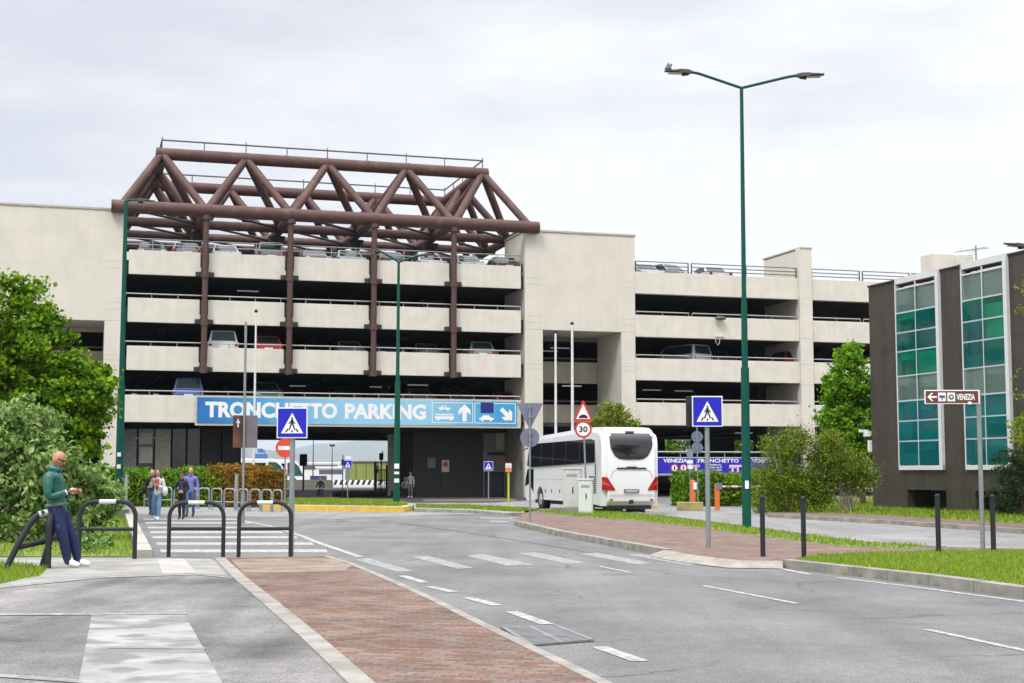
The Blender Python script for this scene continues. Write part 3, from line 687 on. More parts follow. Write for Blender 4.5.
for u, j in tn:
    i = min(range(5), key=lambda k: abs(utop[k] - u))
    for di in (0, 1):
        for dj in (0, 1):
            bu = ub_[i + di] if 0 < i + di < 5 else (us[0] + .45 if i + di == 0 else us[5] - .45)
            tub((u, wtop[j], zt0), (bu, wrow[j + dj], zb0), .25, 'diagonal')
for j in range(3):                      # thin bracing rods in the lower plane
    for i in range(5): tub((ub_[i], wrow[j], zb0), (ub_[i + 1], wrow[j + 1], zb0), .08, 'bracing_rod', M_black)
g = MB(); h = .52
loop = [(utop[0], wtop[0]), (utop[4], wtop[0]), (utop[4], wtop[2]), (utop[0], wtop[2]), (utop[0], wtop[0])]
for a, b in zip(loop[:-1], loop[1:]):
    a, b = Vector((*a, zt0 + .36)), Vector((*b, zt0 + .36)); n = int((b - a).length / 2.4)
    g.tube([a + Vector((0, 0, h)), b + Vector((0, 0, h))], .055, 6)
    for k in range(n + 1): p = a.lerp(b, k / n); g.tube([p - Vector((0, 0, .1)), p + Vector((0, 0, h + (.18 if k % 2 == 0 else 0)))], .035, 5)
g.build('walkway_railing', M_drail, truss)
# small fixtures on the right wing
u, z = F(719, 318.5); g = MB(); g.ball((u, -.25, z), (.42, .25, .16), 12, 6); g.tube([(u, .1, z + .15), (u, -.25, z + .12)], .05, 6); part(g, 'flood_lamp', M_drail)
u, z = F(718, 338); g = MB(); g.tube([(u - .2, .04, z + .1), (u - .15, .0, z - .3), (u - .02, .0, z - .5), (u + .12, 0, z - .3), (u + .12, .04, z + .1)], .02, 5); g.bx(u - .2, u + .5, -.02, .05, z + .08, z + .16); part(g, 'loose_cable', M_par)

# ---------------------------------------------------------------- banners
M_white = mat('white_print', (0.78, 0.78, 0.78), 0.6, var=0.04)
def banner_mat():
    m = bpy.data.materials.new('faded_banner'); m.use_nodes = True; n = m.node_tree; p = n.nodes['Principled BSDF']; p.inputs['Roughness'].default_value = 0.6
    t = n.nodes.new('ShaderNodeTexCoord'); s = n.nodes.new('ShaderNodeSeparateXYZ'); n.links.new(t.outputs['Generated'], s.inputs[0])
    nz = n.nodes.new('ShaderNodeTexNoise'); nz.inputs['Scale'].default_value = 0.9; nz.inputs['Detail'].default_value = 4; n.links.new(t.outputs['Object'], nz.inputs['Vector'])
    ad = n.nodes.new('ShaderNodeMath'); ad.operation = 'MULTIPLY_ADD'; n.links.new(nz.outputs['Fac'], ad.inputs[0]); ad.inputs[1].default_value = 0.14; n.links.new(s.outputs['X'], ad.inputs[2])
    r = n.nodes.new('ShaderNodeValToRGB'); e = r.color_ramp.elements
    e[0].position = 0.06; e[0].color = (0.006, 0.12, 0.42, 1); e[1].position = 1.0; e[1].color = (0.04, 0.30, 0.55, 1)
    for ps, c in ((0.26, (0.05, 0.30, 0.55, 1)), (0.52, (0.27, 0.53, 0.72, 1)), (0.78, (0.26, 0.52, 0.68, 1)), (0.92, (0.08, 0.36, 0.58, 1))):
        q = e.new(ps); q.color = c
    n.links.new(ad.outputs[0], r.inputs[0]); n.links.new(r.outputs[0], p.inputs['Base Color']); return m
u0, u1 = U(197, 0, 410), U(516.5, 0, 412); z0, z1 = F(360, 425)[1] + .02, F(360, 399.6)[1]
def bpos(px): return U(px, 0, 411) - (u0 + u1) / 2
hb = z1 - z0
sign = thing('banner_sign', 'long faded blue banner reading TRONCHETTO PARKING with arrows, hung on the lowest parapet', 'sign', onG((u0 + u1) / 2, -0.10, z0), ALPHA)
L = u1 - u0
g = MB(); g.bx(-L / 2 - .12, L / 2 + .25, 0.0, 0.06, -.14, hb + .12); g.build('backing_frame', mat('banner_frame', (0.50, 0.46, 0.38), 0.7), sign)
g = MB(); g.bx(-L / 2, L / 2, -.03, -.002, 0, hb); g.build('banner_sheet', banner_mat(), sign)
g = MB()
def tx(s, a, b, bold=.045): g.text(s, (bpos(a) + bpos(b)) / 2, hb * .53, bpos(b) - bpos(a), hb * .62, -.036, 0, bold)
tx('TRONCHETTO', 205, 337); tx('PARKING', 344.5, 425.5)
g.build('lettering', M_white, sign)
g = MB()
def frame(a, b, c, d, t, y=-.036):
    g.bx(a, b, y, y + .004, d - t, d); g.bx(a, b, y, y + .004, c, c + t); g.bx(a, a + t, y, y + .004, c + t, d - t); g.bx(b - t, b, y, y + .004, c + t, d - t)
frame(bpos(431.5), bpos(472.5), hb * .1, hb * .93, .04); frame(bpos(474), bpos(515), hb * .1, hb * .93, .04)
def arrow(cx, cz, s, ang, mi=0, y=-.037):
    p = [(-.13, -.5), (.13, -.5), (.13, .05), (.36, -.12), (.36, .16), (0, .5), (-.36, .16), (-.36, -.12), (-.13, .05)]
    g.slab([(cx + s * (a * math.cos(ang) - b * math.sin(ang)), cz + s * (a * math.sin(ang) + b * math.cos(ang))) for a, b in p], y, y + .004, mi)
arrow(bpos(464), hb * .52, hb * .7, 0); arrow(bpos(506), hb * .47, hb * .66, R(-135))
def veh(cx, cz, s, bus):
    if bus: g.slab([(cx - 1.0 * s, cz - .12 * s), (cx + 1.0 * s, cz - .12 * s), (cx + 1.0 * s, cz + .2 * s), (cx + .92 * s, cz + .42 * s), (cx - .92 * s, cz + .42 * s), (cx - 1.0 * s, cz + .2 * s)], -.036, -.032)
    else: g.slab([(cx - .8 * s, cz - .1 * s), (cx + .8 * s, cz - .1 * s), (cx + .8 * s, cz + .12 * s), (cx + .45 * s, cz + .16 * s), (cx + .25 * s, cz + .4 * s), (cx - .35 * s, cz + .4 * s), (cx - .55 * s, cz + .16 * s), (cx - .8 * s, cz + .12 * s)], -.036, -.032)
    for k in ((-.65, .65) if bus else (-.45, .45)): g.disc(cx + k * s, cz - .14 * s, .13 * s, -.037, -.033, 0, 12)
veh(bpos(444), hb * .30, .62, True); veh(bpos(444), hb * .68, .48, False); veh(bpos(486), hb * .28, .60, False)
g.build('pictogram', M_white, sign)
g = MB(); g.bx(bpos(480), bpos(493), -.037, -.031, hb * .52, hb * .95); g.build('blue_patch', mat('navy_patch', (0.01, 0.01, 0.16), 0.6), sign)
g = MB()
for k in range(8): x = bpos(441.5) + k * .13 - .28 + .0; g.bx(bpos(444) - .56 + k * .15, bpos(444) - .56 + k * .15 + .09, -.041, -.037, hb * .30 + .1, hb * .30 + .2)
for dx, dz in ((-.12, 0), (.06, 0)): g.bx(bpos(444) + dx, bpos(444) + dx + .12, -.041, -.037, hb * .68 + .07, hb * .68 + .15)
g.build('pictogram_window', mat('pictogram_blue', (0.16, 0.44, 0.62), 0.6), sign)
# blue terminal banner on the right wing
z0, z1 = F(700, 474.6)[1], F(700, 457.2)[1]; u0, u1 = U(655), U(846); hb = z1 - z0
def bq(px): return U(px, 0, 466) - u0
tb = thing('banner_sign', 'royal blue banner reading VENEZIA TRONCHETTO on the low wall behind the coach', 'sign', onG(u0, 0.02, z0), ALPHA)
g = MB(); g.bx(0, u1 - u0, 0, .05, 0, hb); g.build('banner_sheet', mat('royal_blue', (0.012, 0.010, 0.42), 0.55, var=0.1), tb)
g = MB(); g.bx(0, u1 - u0, -.004, .0, hb - .05, hb); g.bx(0, u1 - u0, -.004, 0, 0, .05); g.build('banner_edge', mat('pale_edge', (0.6, 0.6, 0.62), 0.6), tb)
M_pl = mat('pale_lettering', (0.8, 0.78, 0.66), 0.6)
for a in (0, 1):
    s = a * 88; g = MB(); g.text('VENEZIA', bq(675.5 + s), hb * .80, bq(688) - bq(664), hb * .22, -.012, 0, .03); g.build('lettering', M_pl, tb); g = MB(); g.text('TRONCHETTO', bq(718 + s), hb * .80, bq(738.5) - bq(696.5), hb * .22, -.012, 0, .03); g.build('lettering', M_pl, tb); g = MB()
    for k in range(3): g.text(('TERMINAL', 'PARK BUS', 'CHECK POINT')[k], bq(715 + s), hb * (.56 - .15 * k), bq(723) - bq(709), hb * .09, -.012, 0, .02)
    g.build('lettering', M_pl, tb)
g = MB()
for px in (694, 736, 782, 824):
    for k in (-1, 1):
        c = bq(px + k * 2.6); g.bx(c - .13, c + .02, -.012, -.008, hb * .14, hb * .52); g.bx(c - .3, c + .22, -.014, -.010, hb * .44, hb * .56); g.bx(c - .3, c - .2, -.012, -.008, hb * .36, hb * .44)
g.build('emblem', mat('pale_pink', (0.72, 0.5, 0.66), 0.6), tb)
for px in (674.5, 683.5):
    g = MB(); c = bq(px); g.disc(c, hb * .38, .27, -.012, -.006, 0, 20); g.disc(c, hb * .38, .20, -.018, -.010, 1, 20); g.bx(c - .05, c + .05, -.022, -.016, hb * .38 - .12, hb * .38 + .12, 2)
    g.build('round_symbol', [mat('sign_red', (0.55, 0.03, 0.03), 0.5), M_white, M_black], tb)
# ================================================================== coach
M_bw = mat('coach_white', (0.80, 0.80, 0.82), 0.25, var=0.02, coat=0.6)
M_gl = mat('coach_glass', (0.012, 0.013, 0.016), 0.04, var=0.2, spec=0.9)
M_tyre = mat('tyre_rubber', (0.02, 0.02, 0.02), 0.9); M_alu = mat('rim_metal', (0.55, 0.55, 0.56), 0.35, 0.7)
M_red = mat('tail_red', (0.36, 0.004, 0.008), 0.2); M_chr = mat('chrome', (0.6, 0.6, 0.6), 0.2, 0.9)
M_grille = mat('dark_plastic', (0.03, 0.03, 0.032), 0.6)
rl, rr = G(603.5, 512.5), G(660, 511.5); rl = VY(603.5, 505, 54.3); rr = VY(659.5, 505, 54.9)
cxy = (rl + rr) / 2; BW = (rr - rl).length; BWH = BW / 2; BH = 3.39
hd = Vector((-(rr - rl).y, (rr - rl).x, 0)).normalized()
hd = (Vector((VY(524, 470, 65.6).x, 65.6, 0)) - Vector((rl.x, rl.y, 0))).normalized()
bus = thing('coach_bus', 'white touring coach with dark glazing seen from behind, waiting beside the garage tower', 'coach', (cxy.x, cxy.y, 0), math.atan2(hd.y, hd.x) - math.pi / 2)
BL = 11.6
def arch(yc, r=.56, zb=.34): return [(yc + r * math.cos(t), .46 + r * math.sin(t)) for t in [math.pi - math.pi * k / 10 + (.2 if k == 0 else -.2 if k == 10 else 0) * 0 for k in range(11)]]
prof = [(.28, .36)] + arch(2.6) + arch(8.9) + [(11.1, .36), (11.5, .6), (11.62, 1.2), (11.45, 2.1), (10.95, 3.02), (10.6, 3.17), (9.5, 3.24), (3.0, BH), (1.3, BH), (.62, BH - .05), (.26, BH - .17), (.08, BH - .38), (0, 2.72), (0, 1.0), (.06, .55)]
bm = bmesh.new(); n = len(prof)
va = [bm.verts.new((-BWH, y, z)) for y, z in prof]; vb = [bm.verts.new((BWH, y, z)) for y, z in prof]
fa = bm.faces.new(va); fb = bm.faces.new(vb[::-1])
for i in range(n): bm.faces.new((va[i], vb[i], vb[(i + 1) % n], va[(i + 1) % n]))
bm.normal_update()
es = [e for f in (fa, fb) for e in f.edges if min(v.co.z for v in e.verts) > 1.9 or max(v.co.y for v in e.verts) < .1 or min(v.co.y for v in e.verts) > 11.3]
bmesh.ops.bevel(bm, geom=es, offset=.36, segments=6, affect='EDGES', clamp_overlap=True)
bmesh.ops.recalc_face_normals(bm, faces=bm.faces)
me = bpy.data.meshes.new('body'); bm.to_mesh(me); bm.free(); me.materials.append(M_bw)
me.polygons.foreach_set('use_smooth', [True] * len(me.polygons)); me.set_sharp_from_angle(angle=R(32))
body = bpy.data.objects.new('body', me); COL.objects.link(body); body.parent = bus
def bp(mb, name, m, par=bus, **k): return mb.build(name, m, par, **k)
for sgn in (-1, 1):
    x0, x1 = (-BWH - .012, -BWH + .02) if sgn < 0 else (BWH - .02, BWH + .012)
    g = MB(); g.side([(.95, 2.02), (10.35, 1.86), (10.9, 1.95), (10.75, 2.5), (10.4, 2.84), (9.5, 2.9), (1.5, 2.93), (1.0, 2.86)], x0 + sgn * .045, x1 + sgn * .045); g.v = [(x - sgn * .042 * (z - 1.9), y, z) for x, y, z in g.v]
    bp(g, 'side_window', M_gl)
    for y in (2.9, 4.8, 6.7, 8.6): g = MB(); g.side([(y, 1.93), (y + .03, 1.93), (y + .03, 2.88), (y, 2.88)], x0 + sgn * .052, x1 + sgn * .052); g.v = [(x - sgn * .042 * (z - 1.9), yy, z) for x, yy, z in g.v]; bp(g, 'window_mullion', M_grille)
    g = MB(); g.side([(9.95, 1.78), (11.0, 1.78), (11.3, 1.35), (11.42, 1.0), (10.7, 1.15), (10.0, .75)], x0, x1); bp(g, 'driver_window', M_gl)
    g = MB(); g.side([(.9, 1.52), (.98, 1.52), (.98, 1.95), (.9, 1.95)], x0 - .004, x1 + .004); bp(g, 'side_vent', M_grille)
    g = MB()
    for k in range(8): g.side([(.85, .85 + k * .085), (1.75, .85 + k * .085), (1.75, .89 + k * .085), (.85, .89 + k * .085)], x0 - .004, x1 + .004)
    bp(g, 'louvre', M_grille)
    for y in (3.6, 4.7, 5.8, 7.0, 8.0):
        g = MB(); g.side([(y, .78), (y + .09, .78), (y + .09, .92), (y, .92)], x0 - .004, x1 + .004)
        bp(g, 'hatch_handle', M_grille)
    g = MB()
    for y0, y1, zz in ((.4, 9.6, 1.34),): g.side([(y0, zz), (y1, zz), (y1, zz + .018), (y0, zz + .018)], x0 + .007 * (sgn < 0), x1 - .007 * (sgn > 0))
    for y in (3.3, 4.4, 5.5, 6.6, 7.7): g.side([(y, .5), (y + .015, .5), (y + .015, 1.34), (y, 1.34)], x0 + .007 * (sgn < 0), x1 - .007 * (sgn > 0))
    bp(g, 'panel_seam', mat('seam_grey', (0.4, 0.4, 0.42), 0.5))
    for yc in (2.6, 8.9):
        g = MB(); xo = sgn * (BWH - .03); xi = sgn * (BWH - .36)
        g.tube([(xi, yc, .46), (xo, yc, .46)], .46, 28); wh = bp(g, 'wheel', M_tyre, smooth=40)
        g = MB(); g.tube([(sgn * (BWH - .05), yc, .46), (sgn * (BWH - .02), yc, .46)], [.27, .25], 20); g.tube([(sgn * (BWH - .03), yc, .46), (sgn * (BWH + .02), yc, .46)], .09, 12)
        for k in range(8): a = k * math.pi / 4; g.ball((sgn * (BWH - .015), yc + .18 * math.cos(a), .46 + .18 * math.sin(a)), .03, 6, 4)
        bp(g, 'rim', M_alu, wh, smooth=40)
    def wrap(name, zlo, zhi, xa, m, out):
        g = MB(); n_ = 10; X = [xa + (BWH - .004 - xa) * k / n_ for k in range(n_ + 1)]; fy = lambda x: (.25 - math.sqrt(max(.25 ** 2 - max(x - BWH + .25, 0) ** 2, 0)) if x > BWH - .25 else 0)
        v = []; 
        for x in X: v += [(sgn * x, fy(x) - out, zlo((x - xa) / (BWH - xa))), (sgn * x, fy(x) - out, zhi((x - xa) / (BWH - xa))), (sgn * x * .96, fy(x) + .05, zhi((x - xa) / (BWH - xa))), (sgn * x * .96, fy(x) + .05, zlo((x - xa) / (BWH - xa)))]
        f = [(4 * k + j, 4 * k + (j + 1) % 4, 4 * k + 4 + (j + 1) % 4, 4 * k + 4 + j) for k in range(n_) for j in range(4)]; g.add(v, f); return bp(g, name, m, smooth=40)
    wrap('tail_light', lambda t: .95 + .02 * t, lambda t: 1.0 + .46 * min(1, t * 1.5), .66, M_red, .018)
    wrap('indicator', lambda t: 1.12 + .06 * t, lambda t: 1.13 + .22 * t, .84, mat('lamp_pale_red', (0.55, 0.06, 0.06), 0.25), .024)
    g = MB(); g.bx(sgn * .80 - .05, sgn * .80 + .05, -.012, .02, .56, .63); bp(g, 'reflector', M_red)
    g = MB(); g.ball((sgn * (BWH - .30), .03, 3.0), (.06, .05, .08), 8, 6); bp(g, 'marker_lamp', M_chr)
# rear face details
g = MB(); W2 = .93
zw = [(2.12, .30), (2.15, .5), (2.26, .66), (2.4, .75), (2.55, .82), (2.72, .85), (2.88, .85), (3.04, .83), (3.13, .78)]
yo = lambda z: 0 if z < 2.72 else (.08 * (z - 2.72) / .30 if z < 3.02 else .08 + .19 * (z - 3.02) / .23)
v = []
for z, w_ in zw: v += [(-w_, yo(z) - .024, z), (-w_ * .5, yo(z) - .034, z), (w_ * .5, yo(z) - .034, z), (w_, yo(z) - .024, z), (w_, yo(z) + .06, z), (-w_, yo(z) + .06, z)]
nz_ = len(zw); g.add(v, [(6 * k + j, 6 * k + (j + 1) % 6, 6 * k + 6 + (j + 1) % 6, 6 * k + 6 + j) for k in range(nz_ - 1) for j in range(6)] + [tuple(range(6)), tuple(range(6 * nz_ - 1, 6 * nz_ - 7, -1))]); bp(g, 'rear_window', M_gl, smooth=40)
g = MB(); g.bx(-.58, .58, -.05, .02, 1.76, 1.82); g.bx(-.2, .2, -.06, .02, 1.83, 1.86); bp(g, 'rear_handle', M_grille, bevel=.01)
g = MB(); g.bx(-.30, .30, -.02, .02, .86, 1.0); pl = bp(g, 'number_plate', mat('plate_dark', (0.12, 0.12, 0.13), 0.5))
g = MB(); g.bx(-.25, .25, -.028, -.02, .885, .975); bp(g, 'plate_face', mat('plate_pale', (0.38, 0.38, 0.4), 0.5), pl)
g = MB(); g.tube([(-.86, -.006, 1.40), (-.74, -.006, 1.68), (-.55, -.006, 1.77), (.55, -.006, 1.77), (.74, -.006, 1.68), (.86, -.006, 1.40)], .014, 6)
g.tube([(-BWH + .25, -.006, .80), (BWH - .25, -.006, .80)], .010, 6); bp(g, 'panel_seam', mat('seam_grey', (0.4, 0.4, 0.42), 0.5))
g = MB(); g.bx(-BWH + .25, BWH - .25, .25, .9, .24, .40); g.bx(-.75, -.15, .6, 1.1, .02, .4); g.bx(.15, .75, .6, 1.1, .02, .4); g.bx(-.07, .07, -.02, .1, .44, .60); bp(g, 'rear_underside', M_grille)
g = MB(); g.bx(-BWH + .3, BWH - .3, .8, 10.8, .28, .5); bp(g, 'underside', M_black)
g = MB(); g.slab([(-.18, 3.17), (.18, 3.17), (.18, 3.21), (-.18, 3.21)], .09, .3); bp(g, 'brake_light', M_red)
g = MB(); g.tube([(-BWH + .1, 11.2, 2.75), (-BWH - .15, 11.55, 2.6), (-BWH - .2, 11.6, 2.1)], .03, 6); g.bx(-BWH - .27, -BWH - .12, 11.5, 11.62, 1.75, 2.2); bp(g, 'mirror', M_grille)
g = MB(); g.bx(-.5, .5, 3, 4.2, BH - .02, BH + .03); bp(g, 'roof_hatch', M_bw, bevel=.04)

# ================================================================== dark panel-clad office
A = G(873.5, 510.8); A.z = 0; roof = VY(873.5, 287.5, A.y).z
dr = ray(1020, 253); tB = (roof - CH) / dr.z; B = Vector((dr.x * tB, dr.y * tB, 0))
ES = (B - A).normalized(); EN = Vector((ES.y, -ES.x, 0)); EN = EN if EN.x < 0 else -EN
rzO = math.atan2(ES.y, ES.x)          # local x along the front (towards the camera); local -y?  resolved below
off = thing('office_building', 'dark brown panel-clad office block with tall green glazed bays on the right', 'building', A, rzO)
# local y axis = EN rotated: with x = ES, y = (-ES.y, ES.x).  Outside direction:
YO = Vector((-ES.y, ES.x, 0)); OUT = 1 if YO.dot(EN) > 0 else -1
def SO(px, py=400, out=0.0):
    d = ray(px, py); o = A + EN * out - Vector((0, 0, CH)); t = o.dot(EN) / d.dot(EN); p = d * t + Vector((0, 0, CH))
    return (p - A).dot(ES), p.z
LEN = 30.0
M_pan = mat('dark_cladding', (0.046, 0.036, 0.026), 0.6, var=0.22, scale=1.4, streak=0.35, bump=0.1, bscale=12)
M_panj = mat('cladding_joint', (0.025, 0.022, 0.02), 0.8)
M_alw = mat('white_frame', (0.62, 0.63, 0.64), 0.45, 0.1, var=0.05)
M_int = mat('pale_interior', (0.50, 0.56, 0.50), 0.8, var=0.25, scale=0.8); M_blind = mat('grey_blind', (0.34, 0.37, 0.37), 0.7, var=0.06)
def teal(name, base, tint, k):
    m = tinted_glass(name, tint, 0.06); n = m.node_tree; out = n.nodes['Material Output']; src = out.inputs[0].links[0].from_socket
    p = n.nodes.new('ShaderNodeBsdfPrincipled'); p.inputs['Base Color'].default_value = (*base, 1); p.inputs['Roughness'].default_value = 0.06
    mxn = n.nodes.new('ShaderNodeMixShader'); mxn.inputs[0].default_value = k; n.links.new(src, mxn.inputs[1]); n.links.new(p.outputs[0], mxn.inputs[2]); n.links.new(mxn.outputs[0], out.inputs[0]); return m
M_teals = [teal('teal_glass', (0.003, 0.13, 0.115), (0.42, 0.96, 0.82), .32), teal('deep_teal_glass', (0.003, 0.10, 0.105), (0.36, 0.92, 0.82), .5), teal('blue_teal_glass', (0.003, 0.14, 0.165), (0.38, 0.92, 0.88), .45)]
M_clear = tinted_glass('grey_glass', (0.80, 0.88, 0.86), 0.10)
def ob(x0, x1, o0, o1, z0, z1, g, mi=0):   # o = distance outside the wall plane
    ya, yb = sorted((o0 * OUT, o1 * OUT)); g.bx(min(x0, x1), max(x0, x1), ya, yb, z0, z1, mi)
bays = [(SO(897, 400, .12)[0], SO(941, 400, .12)[0]), (SO(963.5, 400, .12)[0], SO(1010, 400, .12)[0])]; pit = bays[1][0] - bays[0][0]
while bays[-1][1] + pit < LEN - 1: bays.append((bays[-1][0] + pit, bays[-1][1] + pit))
zrows = [SO(899, y)[1] for y in (289.6, 313.7, 333.5, 352.2, 376.7, 401.6, 421.5, 441.5, 465.6)]
zc = SO(899, 278.5)[1]; zbot = SO(899, 470)[1]
lows = [(b0 + .35 * (b1 - b0) * 0 + (SO(905)[0] - bays[0][0]), b1 + .15) for b0, b1 in bays]
zl1 = SO(905, 489.5)[1]
def opn(mb, name, m, **k): return mb.build(name, m, off, **k)
# wall built round the openings
xs = 0.0; g = MB()
for (b0, b1), (l0, l1) in zip(bays, lows):
    ob(xs, b0, -.35, 0, 0, roof, g); ob(b0, b1, -.35, 0, zc, roof - .22, g)
    ob(b0, l0, -.35, 0, 0, zbot, g); ob(l0, b1, -.35, 0, zl1, zbot, g)
    xs = b1
ob(xs, LEN, -.35, 0, 0, roof, g)
opn(g, 'wall', M_pan)
g = MB(); ob(0, .35, -14, -.35, 0, roof, g); ob(LEN - .35, LEN, -14, -.35, 0, roof, g); ob(.35, LEN - .35, -14, -13.65, 0, roof, g); opn(g, 'wall', M_pan)
g = MB(); ob(.2, LEN - .2, -13.8, -.1, roof - .5, roof - .3, g); opn(g, 'roof', M_deck)
g = MB()
segs = [0] + [v for b in bays for v in b] + [LEN]
for a, b in zip(segs[0::2], segs[1::2]): ob(a - .03, b + .03, -.4, .05, roof, roof + .07, g)
opn(g, 'coping', M_panj)
# cladding joints
g = MB()
for a, b in zip(segs[0::2], segs[1::2]):
    n = 2
    for k in range(1, n): x = a + (b - a) * k / n; ob(x - .008, x + .008, 0, .003, 0.2, roof - .05, g)
    for z in [zl1 + .02] + [zrows[i] + .1 for i in (1, 3, 5, 7)] + [zbot - .3]: ob(a + .01, b - .01, 0, .003, z - .008, z + .008, g)
opn(g, 'cladding_joint', M_panj)
for (b0, b1), (l0, l1) in zip(bays, lows):
    fr_ = MB(); t = .07; P0 = .12
    ob(b0, b1, -.1, P0, zc - .0, roof - .16, fr_)                                   # white cap band
    ob(b0, b1, -.1, P0, zbot, zrows[8], fr_); ob(b0, b0 + t, -.1, P0, zrows[8], zc, fr_); ob(b1 - .2, b1, -.1, P0 + .02, zbot, roof - .16, fr_)
    xm = (b0 + b1 - .2) / 2; ob(xm - .03, xm + .03, .05, P0 - .02, zrows[8], zc, fr_)
    for z in zrows[:8]: ob(b0 + t, b1 - .2, .05, P0 - .03, z - .03, z + .03, fr_)
    win = opn(fr_, 'window', M_alw)
    for r in range(8):
        for x0, x1 in ((b0 + t, xm - .03), (xm + .03, b1 - .2)):
            blind = r in (0, 4); g = MB(); ob(x0, x1, .10, .11, zrows[r + 1] + .03, zrows[r] - .03, g); g.build('pane', M_clear if blind else (M_teals[2] if r > 4 else random.choice(M_teals[:2])), win)
            if blind:
                g = MB(); z = zrows[r + 1] + .03
                while z < zrows[r] - .05: ob(x0, x1, -.02, .03, z, z + .045, g); z += .057
                g.build('blind', M_blind, win)
            elif random.random() < .75:                                             # pale panels added behind the glass to brighten the panes, at odd heights
                g = MB(); f = random.choice((.35, .5, .7, .95)); zt = zrows[r] - .03; zz = zrows[r + 1] + .03
                if random.random() < .5: ob(x0, x1, .02, .03, zz, zz + (zt - zz) * f, g)
                else: ob(x0, x0 + (x1 - x0) * random.uniform(.5, 1), -.02, -.01, zt - (zt - zz) * f, zt, g)
                g.build('bright_panel', M_int, win)
    g = MB(); ob(b0, b1, -3.0, -2.9, 0, roof - .4, g)
    ob(b0 - .1, b0, -2.9, -.3, 0, roof - .5, g); ob(b1, b1 + .1, -2.9, -.3, 0, roof - .5, g); ob(b0, b1, -2.9, -.02, zrows[4] - .35, zrows[4] - .02, g); ob(b0, b1, -2.9, -.02, zl1, zl1 + .2, g)
    opn(g, 'room', M_int)
    g = MB(); ob(l0, b1 + .1, -1.2, -1.15, 0, zl1, g); ob(l0 - .05, l0, -1.2, -.35, 0, zl1, g); opn(g, 'cellar_wall', M_panj)
    g = MB(); xm = l0 + (b1 - l0) * .45; ob(xm, b1 - .1, -1.14, -1.05, .2, zl1 - .12, g); cw = opn(g, 'cellar_window', M_alw)
    g = MB(); ob(xm + .08, b1 - .18, -1.05, -1.03, .28, zl1 - .2, g); g.build('pane', mat('cellar_glass', (0.02, 0.06, 0.055), 0.05), cw)
# camera and lamp box on the corner, aerial on the roof
g = MB(); x, z = SO(880, 434); ob(-.5, -.05, .0, .12, z - .08, z + .14, g); ob(-.55, -.40, -.1, .3, z + .1, z + .22, g); ob(-.15, .0, .0, .12, z - .75, z - .25, g)
opn(g, 'security_camera', mat('white_plastic', (0.7, 0.7, 0.7), 0.5))
Ap = VY(976, 255, 56.5)
ant = thing('roof_aerial', 'spindly grey television aerial on the dark office roof', 'aerial', (Ap.x, Ap.y, roof - .3))
g = MB(); g.tube([(0, 0, 0), (0, 0, 1.35)], .035, 6); g.build('mast', M_rail, ant)
g = MB()
for z, l in ((.7, .6), (1.2, .75)):
    g.tube([(-l, 0, z - .1), (l * .6, .1, z + .1)], .02, 5)
    for k in range(6): x = -l + k * l * 1.6 / 5; g.tube([(x, -.3, z - .05 + x * .12), (x, .35, z + .02 + x * .12)], .014, 4)
for k in range(5): g.tube([(-.5 + .06 * k, .0, .5 + .14 * k), (-.1 + .06 * k, .3, .62 + .14 * k)], .012, 4)
g.build('antenna', M_rail, ant)
# ================================================================== street furniture
M_green = mat('lamp_green', (0.003, 0.075, 0.052), 0.5, var=0.08, spec=0.2); M_galv = mat('galvanised', (0.27, 0.30, 0.315), 0.45, 0.5, var=0.1, scale=8)
M_anth = mat('anthracite_paint', (0.022, 0.025, 0.031), 0.6, var=0.1, spec=0.25); M_sblue = mat('sign_blue', (0.006, 0.007, 0.44), 0.35, var=0.04)
M_swhite = mat('sign_white', (0.78, 0.79, 0.80), 0.4, var=0.03); M_sback = mat('sign_back', (0.15, 0.165, 0.22), 0.6, var=0.1, scale=6)
M_sred = mat('sign_red', (0.55, 0.03, 0.03), 0.4); M_sblack = mat('sign_black', (0.012, 0.012, 0.012), 0.5); M_lampg = mat('lamp_housing', (0.06, 0.058, 0.056), 0.5)
M_orange = mat('orange_paint', (0.72, 0.16, 0.02), 0.5); M_brown = mat('sign_brown', (0.13, 0.028, 0.014), 0.45)
def zpx(px, py, Y): return VY(px, py, Y).z
